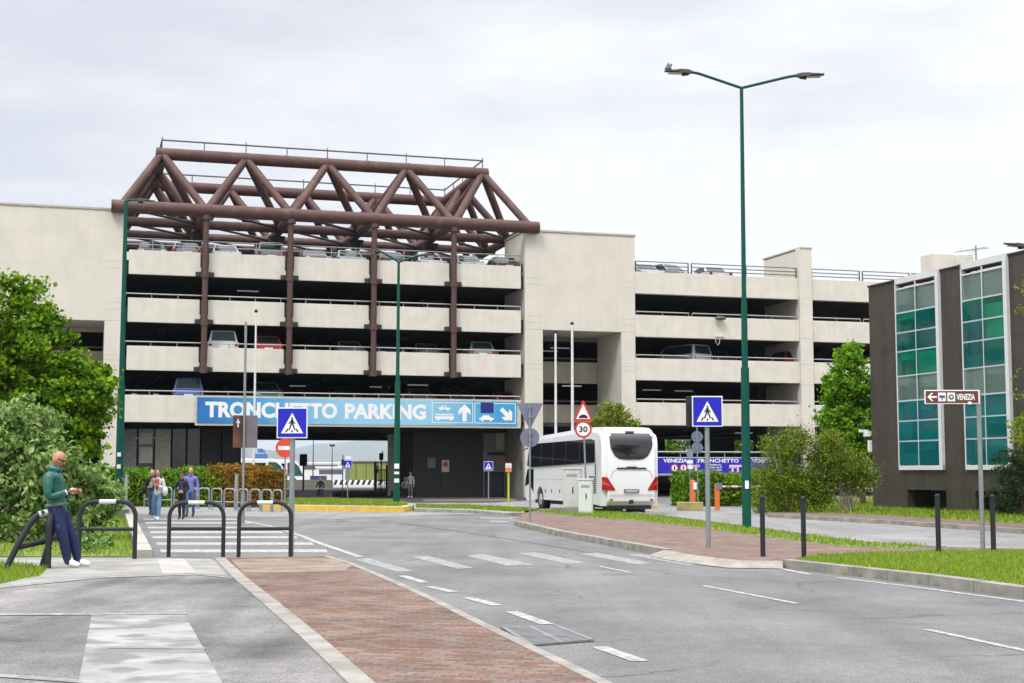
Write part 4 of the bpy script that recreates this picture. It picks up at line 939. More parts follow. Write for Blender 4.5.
# ---- crossing pictogram, w x w, on plane y (faces -y), centred (0, cz)
def crossing_face(par, cz, w, y=-.022, rim=True):
    g = MB(); h = w / 2
    g.bx(-h, h, y, y + .02, cz - h, cz + h); p = g.build('sign_panel', M_swhite, par, bevel=.004)
    g = MB(); k = h * .93; g.bx(-k, k, y - .004, y, cz - k, cz + k); g.build('blue_field', M_sblue, p)
    g = MB(); g.slab([(-.36 * w, cz - .34 * w), (.36 * w, cz - .34 * w), (0, cz + .33 * w)], y - .008, y - .005); t = g.build('white_triangle', M_swhite, p)
    g = MB(); S_ = w; y1, y2 = y - .012, y - .009
    P = lambda pts: g.slab([(a * S_, cz + b * S_) for a, b in pts], y1, y2)
    g.disc(0, cz + .155 * S_, .032 * S_, y1, y2, 0, 14)
    P([(-.035, .115), (.035, .115), (.045, -.03), (-.045, -.03)]); P([(-.035, .115), (-.045, .06), (-.115, -.02), (-.095, -.045), (-.02, .03)]); P([(.035, .115), (.02, .03), (.095, -.045), (.115, -.02), (.045, .06)])
    P([(-.045, -.03), (.005, -.03), (-.075, -.235), (-.12, -.235)]); P([(-.005, -.03), (.045, -.03), (.12, -.235), (.075, -.235)])
    for x in (-.225, -.0, .225): P([(x * 1.0 - .03 + (.03 if x < 0 else -.03 if x > 0 else 0) , -.30), (x * 1.0 + .03 + (.03 if x < 0 else -.03 if x > 0 else 0) - .0, -.30), (x * .62 + .02, -.19), (x * .62 - .02, -.19)] if x else [(-.03, -.30), (.03, -.30), (.018, -.235), (-.018, -.235)])
    g.build('pictogram', M_sblack, p)
    return p
def post(par, r, z1, m=M_galv, name='pole', lean=(0, 0), z0=-.02):
    g = MB(); g.tube([(-lean[0], -lean[1], z0), (0, 0, z1)], r, 12); return g.build(name, m, par, smooth=50)
def sign_thing(name, label, px, py, z, cat='sign', rz=0., group=None):
    p = G(px, py, z); return thing(name, label, cat, p, rz, group), p.y, p.y / FPX
# pedestrian crossing signs
for px, py, z, cpy, lab, box in ((708.5, 548, ZI, 411.5, 'blue pedestrian crossing light box on a grey pole on the brick island', True),
                                 (291, 556, ZP, 423, 'blue pedestrian crossing sign on a grey pole beside the bent barriers', False)):
    t, Y, s = sign_thing('crossing_sign', lab, px, py, z)
    cz = zpx(px, cpy, Y) - z; w = 30.5 * s
    post(t, .05, cz - w * .3 if box else cz + w * .45)
    if box:
        g = MB(); g.bx(-w / 2 - .005, w / 2 - .01, -.06, .12, cz - w / 2 + .01, cz + w / 2 - .01); g.bx(-w / 2 - .10, -w / 2 + .03, .0, .16, cz - w / 2 + .012, cz + w / 2 + .0); g.build('light_box', M_anth, t, bevel=.01)
        crossing_face(t, cz, w, -.085)
    else:
        crossing_face(t, cz, w, -.085)
        g = MB(); g.bx(-.08, .08, -.064, .06, cz - .12, cz - .07); g.bx(-.08, .08, -.064, .06, cz + .1, cz + .15); g.build('bracket', M_galv, t)
t, Y, s = sign_thing('crossing_sign', 'small blue pedestrian crossing sign with two thin posts at the mouth of the underpass', 347.5, 499.5, 0)
cz = zpx(347, 464.5, Y); post(t, .035, cz + .3); crossing_face(t, cz, 8.6 * s, -.06)
g = MB(); g.tube([(-5 * s, 0, 0), (-5 * s, 0, zpx(342, 455, Y))], .035, 6); g.build('pole', M_anth, t); g = MB(); g.bx(-6.4 * s, -3.8 * s, -.1, .1, zpx(342, 465, Y), zpx(342, 459.5, Y)); g.build('signal_box', M_sblack, t)
g = MB(); g.bx(-2 * s, 3.2 * s, -.05, -.02, cz + 5.3 * s, cz + 8.4 * s); g.build('plate', M_swhite, t)
t, Y, s = sign_thing('crossing_sign', 'small blue pedestrian crossing sign in the shade before the dark doors', 488.5, 503.5, 0)
cz = zpx(488, 466.2, Y); post(t, .03, cz + .3); crossing_face(t, cz, 9.2 * s, -.06)
# no entry
t, Y, s = sign_thing('no_entry_sign', 'round red no entry sign with white bar on a thin pole behind the crossing sign', 284.5, 510.5, .12)
cz = zpx(284, 448, Y) - .12; post(t, .03, cz); r = 9.6 * s
g = MB(); g.disc(0, cz, r, -.05, -.03); p = g.build('sign_panel', mat('sign_orange_red', (0.62, 0.06, 0.025), 0.45), t); g = MB(); g.bx(-r * .72, r * .72, -.056, -.051, cz - r * .2, cz + r * .2); g.build('white_bar', M_swhite, p)
# yield + round, seen from behind
t, Y, s = sign_thing('yield_sign', 'grey backs of an inverted triangle and a round sign on one pole near the coach', 530, 521.5, ZI)
ct, cc = zpx(530, 403, Y) - ZI, zpx(530, 437.5, Y) - ZI; post(t, .03, ct)
g = MB(); h = 13 * s; g.slab([(-h, ct), (h, ct), (h * .98, ct - .05), (.03, ct - 25 * s), (-.03, ct - 25 * s), (-h * .98, ct - .05)], .035, .05); g.build('triangle_panel', M_sback, t)
g = MB(); g.disc(0, cc, 9.6 * s, .035, .05); g.build('round_panel', M_sback, t)
g = MB(); [g.bx(-.06, .06, -.04, .034, z, z + .04) for z in (ct - .15, ct - .45, cc - .1, cc + .1)]; g.build('bracket', M_galv, t)
# 30 + hump warning
t, Y, s = sign_thing('speed_limit_sign', 'red triangle hump warning over a round 30 speed limit sign behind the grey cabinets', 587, 513, ZI)
ct, cc = zpx(583, 411, Y) - ZI, zpx(583, 429.3, Y) - ZI
g = MB(); g.tube([(0, 0, 0), (-3.6 * s, 0, ct + .2)], .035, 10); g.build('pole', M_galv, t, smooth=50)
def tri(c, k, x0): return [(x0 - 10 * s * k, c - 9.8 * s * k), (x0 + 10 * s * k, c - 9.8 * s * k), (x0 + .5 * s, c + 10.6 * s * k), (x0 - .5 * s, c + 10.6 * s * k)]
x0 = -3.4 * s; g = MB(); g.slab(tri(ct, 1, x0), -.06, -.04); p = g.build('warning_panel', M_sred, t)
g = MB(); g.slab([(x0 - 7 * s, ct - 8 * s), (x0 + 7 * s, ct - 8 * s), (x0, ct + 6.6 * s)], -.066, -.061); g.build('white_field', M_swhite, p)
g = MB(); g.slab([(x0 + 4.6 * s * math.cos(a), ct - 7.2 * s + 3.6 * s * max(0, math.sin(a))) for a in [math.pi * k / 10 for k in range(11)]], -.071, -.067); g.build('hump_symbol', M_sblack, p)
g = MB(); g.disc(x0, cc, 8.6 * s, -.06, -.04); p = g.build('round_panel', M_sred, t); g = MB(); g.disc(x0, cc, 6.6 * s, -.066, -.061); g.build('white_field', M_swhite, p)
g = MB(); g.text('30', x0, cc, 8.6 * s, 6.0 * s, -.070, 0, .03); g.build('number', M_sblack, p)
# brown direction sign
t, Y, s = sign_thing('direction_sign', 'brown arrow sign reading VENEZIA on a grey pole in front of the office', 983, 551.5, ZI)
zt, zb = zpx(983, 390.2, Y) - ZI, zpx(983, 404.2, Y) - ZI; post(t, .045, zt + .0); Wd = 55 * s
g = MB(); g.bx(-Wd, -.0, -.08, -.055, zb, zt); p = g.build('sign_panel', M_swhite, t, bevel=.004)
g = MB(); g.bx(-Wd + .02, -.03, -.085, -.081, zb + .02, zt - .02); g.build('brown_field', M_brown, p)
hc = (zt + zb) / 2; g = MB(); k = zt - zb
g.slab([(-Wd + .05, hc), (-Wd + .13, hc + .08), (-Wd + .17, hc + .08), (-Wd + .105, hc + .018), (-Wd + .235, hc + .018), (-Wd + .235, hc - .018), (-Wd + .105, hc - .018), (-Wd + .17, hc - .08), (-Wd + .13, hc - .08)], -.09, -.086)
for x in (-Wd + .26, -Wd + .44): g.bx(x, x + .15, -.09, -.086, hc - .085, hc + .085)
g.text('VENEZIA', -.275, hc, .36, .12, -.09, 0, .03); g.ball((-.20, -.09, hc - .12), (.045, .004, .03), 8, 4); g.build('lettering', M_swhite, p)
g = MB(); x = -Wd + .335; g.bx(x - .055, x + .055, -.096, -.092, hc - .015, hc + .03); g.bx(x - .01, x + .01, -.096, -.092, hc - .06, hc - .016); x = -Wd + .515; g.disc(x, hc, .05, -.096, -.092, 0, 16); g.build('symbol', mat('symbol_blue', (0.04, 0.07, 0.16), 0.5), p)
g = MB(); g.disc(-Wd + .515, hc, .022, -.101, -.097, 0, 12); g.build('symbol_centre', M_swhite, p)
# small discs by the barrier
t, Y, s = sign_thing('route_sign', 'pair of blue-grey round signs stacked on one thin post above the hedge', 698, 505, ZI)
post(t, .03, zpx(698, 430, Y)); 
for y in (436.7, 447.8): g = MB(); g.disc(0, zpx(698, y, Y) - ZI, 5.8 * s, .04, .06); g.disc(5 * s, zpx(698, y, Y) - ZI, .06, .03, .034); g.build('round_panel', mat('blue_grey_back', (0.12, 0.17, 0.22), 0.5), t)
t, Y, s = sign_thing('instruction_sign', 'small grey oval sign with white plates on a thin post by the orange post', 690.3, 507, ZI)
post(t, .025, zpx(690, 448, Y)); z = zpx(690, 454, Y) - ZI
g = MB(); g.slab([(3.2 * s * math.cos(a), z + 5.5 * s * math.sin(a)) for a in [6.283 * k / 18 for k in range(18)]], -.06, -.04); g.build('oval_panel', mat('grey_sign', (0.22, 0.23, 0.26), 0.5), t)
g = MB(); g.bx(-3 * s, 3 * s, -.06, -.04, z - 9.5 * s, z - 6 * s); g.bx(-1.6 * s, 2.4 * s, -.06, -.04, z - 15 * s, z - 10.5 * s); g.build('plate', M_swhite, t)
# barriers
for px, py, h, lab in ((693, 508, 27.5, 'orange barrier post without arm, in front of the clipped hedge'), (717.3, 510, 26, 'orange barrier post with its red and white arm lowered')):
    t, Y, s = sign_thing('barrier_post', lab, px, py, 0.004, 'barrier'); w = 4.4 * s
    g = MB(); g.bx(-w / 2, w / 2, -.14, .14, 0, h * s); g.build('cabinet', M_orange, t, bevel=.03)
    if px > 700:
        g = MB()
        for k in range(8): g.bx(.1 + k * .27, .1 + (k + 1) * .27, -.03, .03, h * s - .15, h * s - .08, k % 2)
        g.build('arm', [M_swhite, mat('faded_red', (.5, .2, .16), .6)], t); g = MB(); g.bx(-.06, .2, -.17, -.14, h * s - .25, h * s + .03); g.build('hinge', M_sback, t)
    else: g = MB(); g.bx(.0, .16, -.2, -.14, h * s - .42, h * s - .1); g.build('reader_box', M_swhite, t)
g = MB(); p = G(690, 510.5, 0); g.bx(-.55, .55, -.2, .2, 0, .36); tag(g.build('concrete_block', mat('mossy_yellow', (0.34, 0.30, 0.12), 0.9, var=0.3, scale=3), bevel=.03), 'mossy yellowed concrete block at the end of the hedge', 'block').location = p
for px, lab in ((645, 'yellow concrete block under the rear of the coach, left one'), (653, 'yellow concrete block under the rear of the coach, right one')):
    o = g.build('concrete_block', mat('yellow_block', (0.5, 0.36, 0.08), 0.9, var=0.2)); o.scale = (.42, .6, .8); o.location = VY(px, 500, 66); o.location.z = 0; tag(o, lab, 'block')
# cabinets
for px, py, w, h, d, lab in ((572, 513.3, 18, 43.5, .42, 'tall grey utility cabinet on a concrete foot beside the coach'), (585.5, 514, 14, 33.5, .36, 'shorter pale utility cabinet beside the taller one')):
    t, Y, s = sign_thing('utility_cabinet', lab, px, py, ZI, 'cabinet', R(-8)); W_ = w * s; H_ = h * s; zf = .2 if h > 40 else .04
    mc = mat('cabinet_grey', (0.50, 0.50, 0.48), 0.6, var=0.08, streak=.1) if h > 40 else mat('cabinet_pale', (0.60, 0.62, 0.60), 0.6, var=0.05, streak=.08)
    g = MB(); g.bx(-W_ / 2, W_ / 2, 0, d, zf, H_); g.bx(-W_ / 2 - .03, W_ / 2 + .03, -.03, d + .03, H_, H_ + .05); g.build('housing', mc, t, bevel=.012)
    g = MB(); g.bx(-W_ / 2 - .04, W_ / 2 + .04, -.03, d + .03, -.02, zf - .004); g.build('base', M_kerb, t)
    g = MB(); g.bx(-W_ / 2 + .04, W_ / 2 - .04, -.012, -.002, zf + .05, H_ - .06); dd = g.build('door', mc, t); g = MB(); g.bx(-.02 + W_ * .05, .02 + W_ * .05, -.03, -.013, H_ * .45, H_ * .6); g.build('handle', M_sblack, dd)
    g = MB(); [g.bx(-W_ * .3, W_ * .3, -.016, -.013, H_ - .2 - k * .04, H_ - .18 - k * .04) for k in range(3)]; g.build('vent', M_sback, dd)
# bollards
for px, py, yt, lab in ((763, 556.5, 496, 'dark steel bollard on the brick island nearest the green lamp post'), (804, 557.5, 497, 'dark steel bollard at the corner where brick meets the lawn'),
                        (938.7, 552.5, 494.5, 'dark steel bollard at the lawn edge, left of the brown sign pole'), (993.7, 551.8, 495, 'dark steel bollard right of the brown sign pole')):
    t, Y, s = sign_thing('bollard', lab, px, py, ZI, 'bollard', 0, 'dark bollards on the island'); H_ = (py - yt) * s; r = 2.5 * s
    g = MB(); g.tube([(0, 0, -.02), (0, 0, H_ - .09)], r, 16); g.build('post', M_anth, t, smooth=50)
    g = MB(); g.tube([(0, 0, H_ - .09), (0, 0, H_ - .075)], r * .78, 14); g.tube([(0, 0, H_ - .075), (0, 0, H_ - .05)], r * 1.12, 14); g.ball((0, 0, H_ - .045), (r * 1.1, r * 1.1, .045), 14, 6); g.build('cap', M_anth, t, smooth=50)
# ---------------------------------------------------------------- lamp posts
def lamp_head(par, p, d, L=.75):
    d = Vector(d).normalized(); g = MB(); a = Vector(p); up = Vector((0, 0, 1)); sd = d.cross(up).normalized()
    pts = [(0, .06, .04), (.12, .09, .06), (.45, .13, .055), (.55, .15, .03), (1.0, .09, .012)]; vs = []
    for k, w, h in pts:
        c = a + d * (L * k); 
        for q, r in ((-1, -1), (1, -1), (1, 1), (-1, 1)): vs.append(c + sd * (w * q) + up * (h * r))
    fs = [(0, 1, 2, 3), (16, 19, 18, 17)]
    for i in range(4):
        for j in range(4): fs.append((i * 4 + j, i * 4 + (j + 1) % 4, i * 4 + 4 + (j + 1) % 4, i * 4 + 4 + j))
    g.add(vs, fs); h = g.build('lamp_head', M_lampg, par, bevel=.015)
    g = MB(); c = a + d * L * .62 - up * .06; g.add([c + sd * q * .12 + d * r * L * .25 for q, r in ((-1, -1), (-1, 1), (1, 1), (1, -1))], [(0, 1, 2, 3)]); g.build('lamp_glass', mat('lamp_lens', (0.55, 0.5, 0.38), 0.2), h)
    g = MB(); g.tube([a + d * L * .1 - up * .05, a + d * L * .35 - up * .085], .05, 8); g.build('joint', M_sblack, h)
t, Y, s = sign_thing('street_lamp', 'tall green lamp post with two arms standing on the brick island beside the coach', 746.8, 527.5, ZI, 'street lamp')
H_ = zpx(742, 88, Y) - ZI; zstep = zpx(745, 372, Y); zst2 = zpx(744, 305, Y)
x_top = VY(741.5, 88, Y).x - t.location.x
g = MB(); g.tube([(0, 0, -.02), (x_top * .35, 0, zstep - .05), (x_top * .36, 0, zstep)], [.125, .115, .115], 14); g.tube([(x_top * .36, 0, zstep), (x_top * .5, 0, zst2)], [.09, .085], 12); g.tube([(x_top * .5, 0, zst2), (x_top, 0, H_)], [.068, .05], 12); g.build('pole', M_green, t, smooth=50)
g = MB(); g.bx(-.05, .05, -.14, -.11, zpx(746, 493, Y), zpx(746, 485, Y)); g.build('number_tag', M_swhite, t)
for tip, hx in (((690, 74.5), -1), ((795, 78), 1)):
    q = VY(*tip, Y); dx = q.x - t.location.x; dz = q.z - ZI; d = Vector((hx, -.15, 0)); q1 = Vector((dx, -.25, dz))
    g = MB(); g.tube([(x_top, 0, H_), (x_top + (dx - x_top) * .85, -.2, H_ + (dz - H_) * .93), tuple(q1)], .042, 8); g.build('arm', M_green, t, smooth=50)
    lamp_head(t, q1, d, .76)
p = VY(667, 70.5, Y); rl_ = p - t.location
g = MB(); g.tube([(rl_.x, -.3, rl_.z - .05), (rl_.x + .01, -.3, rl_.z + .13)], [.11, .02], 8); g.tube([(rl_.x + .06, -.3, rl_.z), (rl_.x + .10, -.3, rl_.z + .10)], .025, 6); g.build('light_sensor', M_lampg, t)
t, Y, s = sign_thing('street_lamp', 'slender green lamp post with two thin arms on the yellow-kerbed traffic island', 396.5, 503.5, ZY, 'street lamp')
H_ = zpx(398, 262, Y) - ZY; zs_ = zpx(397, 385, Y)
x_top = VY(398.7, 262, Y).x - t.location.x
g = MB(); g.tube([(0, 0, -.02), (x_top * .5, 0, zs_)], [.15, .125], 12); g.tube([(x_top * .5, 0, zs_), (x_top, 0, H_)], [.09, .06], 12); g.build('pole', M_green, t, smooth=50)
g = MB(); [g.bx(-.1, .12, -.18, -.12, zpx(397, y + h, Y), zpx(397, y, Y)) for y, h in ((468, 5), (476, 2.5), (483, 4))]; g.build('sticker', M_swhite, t)
for tip, hx in (((380, 252.5), -1), ((424, 256), 1)):
    q = VY(*tip, Y); dx = q.x - t.location.x; dz = q.z - ZY
    g = MB(); g.tube([(x_top, 0, H_), (x_top + (dx - x_top) * .8, -.3, H_ + (dz - H_) * .9), (dx, -.4, dz)], .05, 8); g.build('arm', M_green, t, smooth=50); lamp_head(t, (dx, -.4, dz), (hx, -.2, 0), .55)
t, Y, s = sign_thing('street_lamp', 'green lamp post with one short arm rising from the concrete plinth at the left bed', 118.3, 514, ZP, 'street lamp')
t.location.z = ZP + .25; H_ = zpx(125, 201, Y) - t.location.z; x_top = VY(126, 201, Y).x - t.location.x; zs_ = zpx(121, 395, Y)
g = MB(); g.tube([(0, 0, -.02), (x_top * .35, 0, zs_)], [.15, .14], 12); g.tube([(x_top * .35, 0, zs_), (x_top, 0, H_)], [.105, .07], 12); g.tube([(0, 0, 0), (0, 0, .12)], .2, 12); g.build('pole', M_green, t, smooth=50)
g = MB(); g.tube([(x_top, 0, H_), (x_top + .25, 0, H_ + .05), (x_top + .45, 0, H_ + .04)], .045, 8); g.build('arm', M_green, t, smooth=50); lamp_head(t, (x_top + .4, 0, H_ + .04), (1, -.1, -.08), .7)
g = MB(); [g.bx(-.05, .08, -.17, -.13, zpx(120, y + 4, Y), zpx(120, y, Y)) for y in (462, 474)]; g.build('sticker', M_swhite, t)
Y = 44.0; b = VY(1085, 520, Y); b.z = 0
t = thing('street_lamp', 'grey street lamp head reaching in at the upper right edge of the photo', 'street lamp', b); hz = zpx(1024, 247, Y)
g = MB(); g.tube([(0, 0, 0), (0, 0, hz + .3)], [.11, .06], 12); g.build('pole', M_galv, t, smooth=50); q = VY(1024, 246, Y) - b
g = MB(); g.tube([(0, 0, hz + .3), (q.x * .5, 0, hz - .1), (q.x, 0, q.z)], .04, 8); g.build('arm', M_galv, t, smooth=50)
lamp_head(t, (q.x + .05, 0, q.z), (-1, 0, .12), .66)
# ---------------------------------------------------------------- plain poles, flag poles, rusty boards
for px, yb, yt, z, lab, r in ((253, 502.5, 312, 0, 'thin white flagpole rising from behind the hedge beside the rusty board', .06), (556, 503, 333, 0, 'white flagpole before the tower recess, the shorter left one', .07), (572.8, 503, 324.5, 0, 'white flagpole before the tower recess, the taller right one', .08)):
    t, Y, s = sign_thing('flagpole', lab, px, yb, z, 'flagpole'); H_ = zpx(px, yt, Y)
    g = MB(); g.tube([(0, 0, 0), (0, 0, H_)], [r * 1.25, r * .8], 10); g.build('pole', mat('flagpole_white', (0.62, 0.62, 0.62), 0.4), t, smooth=50); g = MB(); g.ball((0, 0, H_ + .05), .1, 8, 6); g.build('finial', M_anth, t)
t, Y, s = sign_thing('sign_post', 'tall thin grey pole carrying a rusty brown board and a grey board', 242.5, 523.5, 0.004)
H_ = zpx(243, 322, Y); g = MB(); g.tube([(0, 0, 0), (0, 0, 1.0)], .07, 10); g.tube([(0, 0, 1.0), (0, 0, H_)], [.045, .04], 10); g.build('pole', M_galv, t, smooth=50)
za, zb = zpx(243, 448, Y), zpx(243, 415.5, Y)
g = MB(); g.bx(-.0, 13 * s, .05, .07, za, zb); g.build('grey_board', mat('board_grey', (0.14, 0.13, 0.14), 0.7, var=.1), t)
g = MB(); g.add([(-9.5 * s, -.25, za), (-.02, .06, za), (-.02, .06, zb), (-9.5 * s, -.25, zb), (-9.5 * s, -.23, za), (-.02, .08, za), (-.02, .08, zb), (-9.5 * s, -.23, zb)], [(0, 1, 2, 3), (4, 7, 6, 5), (0, 4, 5, 1), (1, 5, 6, 2), (2, 6, 7, 3), (3, 7, 4, 0)])
g.build('rusty_board', mat('rusty_board', (0.08, 0.05, 0.04), 0.9, var=.3, scale=3, grime=(0.22, 0.075, 0.03, 2.2, 0.50, .9)), t)
g = MB(); g.bx(-6.5 * s, -3.5 * s, -.21, -.16, zb - 8 * s, zb - 6 * s); g.bx(-5.5 * s, -4.5 * s, -.21, -.17, zb - 12 * s, zb - 4 * s); g.build('pale_mark', M_swhite, t)
# ---------------------------------------------------------------- bicycle hoops
def hoop_mesh(w, h, rad, r, rail, mband=True):
    g = MB(); arc = [(-w / 2, 0, -.02), (-w / 2, 0, h - rad)]
    arc += [(-w / 2 + rad - rad * math.cos(a), 0, h - rad + rad * math.sin(a)) for a in [math.pi / 2 * k / 6 for k in range(1, 7)]]
    arc += [(-x, 0, z) for x, y, z in arc[::-1]]
    g.tube(arc, r, 10); return g, rail
def make_hoop(label, loc, rz, w, h, rad, r, rail, m, band, group, cat='barrier', name='hoop_barrier', lean=0):
    t = thing(name, label, cat, loc, rz, group); t.rotation_euler = (lean, 0, rz)
    g, _ = hoop_mesh(w, h, rad, r, rail); g.build('hoop', m, t, smooth=50)
    g = MB(); g.tube([(-w / 2, 0, rail), (w / 2, 0, rail)], r * .85, 8); g.build('crossbar', m, t, smooth=50)
    if band: g = MB(); g.tube([(-w * .15, 0, h), (w * .15, 0, h)], r * 1.06, 10); g.build('reflective_band', mat('reflective_white', (0.6, 0.6, 0.6), 0.5), t, smooth=50)
    return t
def hoop_px(xa, xb, yb, yt, z):
    a, b = G(xa, yb, z), G(xb, yb, z); s = a.y / FPX; return (a + b) / 2, (b - a).length, (yb - yt) * s
GH = 'dark hoop barriers along the footpath'
c, w, h = hoop_px(78.5, 134.5, 559, 502.5, ZP); make_hoop('dark steel hoop barrier before the grass bed, just right of the leaning man', c, 0, w, h, .26, .039, h * .52, M_anth, True, GH)
c, w, h = hoop_px(168.5, 223, 556.8, 503.5, ZP); make_hoop('dark steel hoop barrier before the zebra crossing, the left of two', c, 0, w, h, .26, .037, h * .52, M_anth, True, GH)
c, w, h = hoop_px(238.5, 290.5, 556.8, 503.5, ZP); make_hoop('dark steel hoop barrier before the zebra crossing, beside the blue sign pole', c, 0, w, h, .26, .037, h * .52, M_anth, True, GH)
# bent hoop and the one the man leans on
p = G(48.5, 569, ZP); s = p.y / FPX; H_ = 57 * s
t = thing('hoop_barrier', 'bent dark hoop barrier at the left edge, its legs leaning over', 'barrier', p, 0, GH)
g = MB(); pts = [(-41 * s, -.1, -.02), (-31 * s, 0, 24 * s), (-22 * s, .1, 44 * s), (-17.5 * s, .15, 51 * s), (-12 * s, .2, 54.3 * s), (-6 * s, .3, 55.5 * s), (-2.5 * s, .35, 53 * s), (-3.5 * s, .38, 46 * s), (-9 * s, .4, 20 * s), (-15 * s, .4, -.02)]
g.tube(pts, .05, 10); g.build('hoop', M_anth, t, smooth=60); g = MB(); g.tube([(-32 * s, 0, 21 * s), (-7.5 * s, .4, 27 * s)], .045, 8); g.build('crossbar', M_anth, t, smooth=60)
g = MB(); g.tube([(-15 * s, .17, 53.0 * s), (-8 * s, .26, 55.3 * s)], .054, 8); g.build('reflective_band', mat('reflective_white', (0.6, 0.6, 0.6), 0.5), t)
make_hoop('dark hoop barrier seen edge-on, with the man leaning against it', G(46.0, 568.5, ZP) + Vector((0.02, .55, 0)), R(91), 1.1, H_ * .98, .26, .052, H_ * .5, M_anth, False, GH)
# far light hoops along the hedge
xs_ = [(111, 123), (127.5, 141), (143.5, 156), (160, 172), (173.5, 185), (186.5, 197), (198, 209.5), (211, 222), (223.5, 235), (237, 248), (249.5, 260.3), (261.3, 271.5), (272.3, 282)]
for a, b in xs_:
    yb = 505.6 + (a - 111) * .041; c, w, h = hoop_px(a, b, yb, yb - 19 - (a - 111) * .018, 0.0)
    make_hoop('light grey steel cycle hoop in the long row along the hedge', c, R(-20), w * 1.04, h, .14, .035, h * .38, M_galv, False, 'light cycle hoops along the hedge', 'cycle hoop', 'cycle_hoop')
for px, yb, yt, lab in ((126, 507, 474, 'grey bollard among the cycle hoops behind the left lamp post'), (236, 510, 474, 'grey bollard among the cycle hoops in front of the reddening hedge')):
    t, Y, s = sign_thing('bollard', lab, px, yb, 0, 'bollard'); g = MB(); g.tube([(0, 0, 0), (0, 0, (yb - yt) * s)], .075, 10); g.build('post', mat('grey_post', (0.25, 0.26, 0.27), 0.6), t, smooth=50)
    g = MB(); g.ball((0, 0, (yb - yt) * s), (.08, .08, .05), 10, 5); g.build('cap', M_anth, t)
t, Y, s = sign_thing('bus_stop_sign', 'white and orange bus stop plate on a yellow-green post by the passage wall', 508.5, 506.5, .0); zt = zpx(508, 463, Y)
g = MB(); g.tube([(0, 0, 0), (0, 0, zt)], .05, 8); g.build('pole', mat('yellow_green', (0.45, 0.46, 0.05), 0.5), t)
g = MB(); g.bx(-3.2 * s, 3.2 * s, -.09, -.05, zpx(508, 472, Y), zt); p = g.build('sign_panel', mat('orange_plate', (0.68, 0.20, 0.05), 0.5), t); g = MB(); g.bx(-2.8 * s, 2.8 * s, -.096, -.091, zpx(508, 468, Y), zt - .03); g.build('white_field', M_swhite, p)
g = MB(); [g.bx(-2.2 * s, 1.8 * s, -.1, -.097, zt - .12 - .09 * k, zt - .09 - .09 * k) for k in range(2)]; g.build('text_line', M_sback, p)
p = onG(U(446, 3.9), 3.88, 0); t = thing('notice_board', 'white notice with a round red symbol above the passage door', 'sign', p, ALPHA); z0_, z1_ = F(446, 472, 3.9)[1], F(446, 460, 3.9)[1]
g = MB(); g.bx(-.25, .25, 0, .05, z0_, z1_); q = g.build('panel', mat('notice_paper', (0.55, 0.5, 0.42), 0.7), t); g = MB(); g.disc(0, (z0_ + z1_) / 2 + .1, .17, -.01, -.004, 0, 18); g.build('round_symbol', M_sred, q)
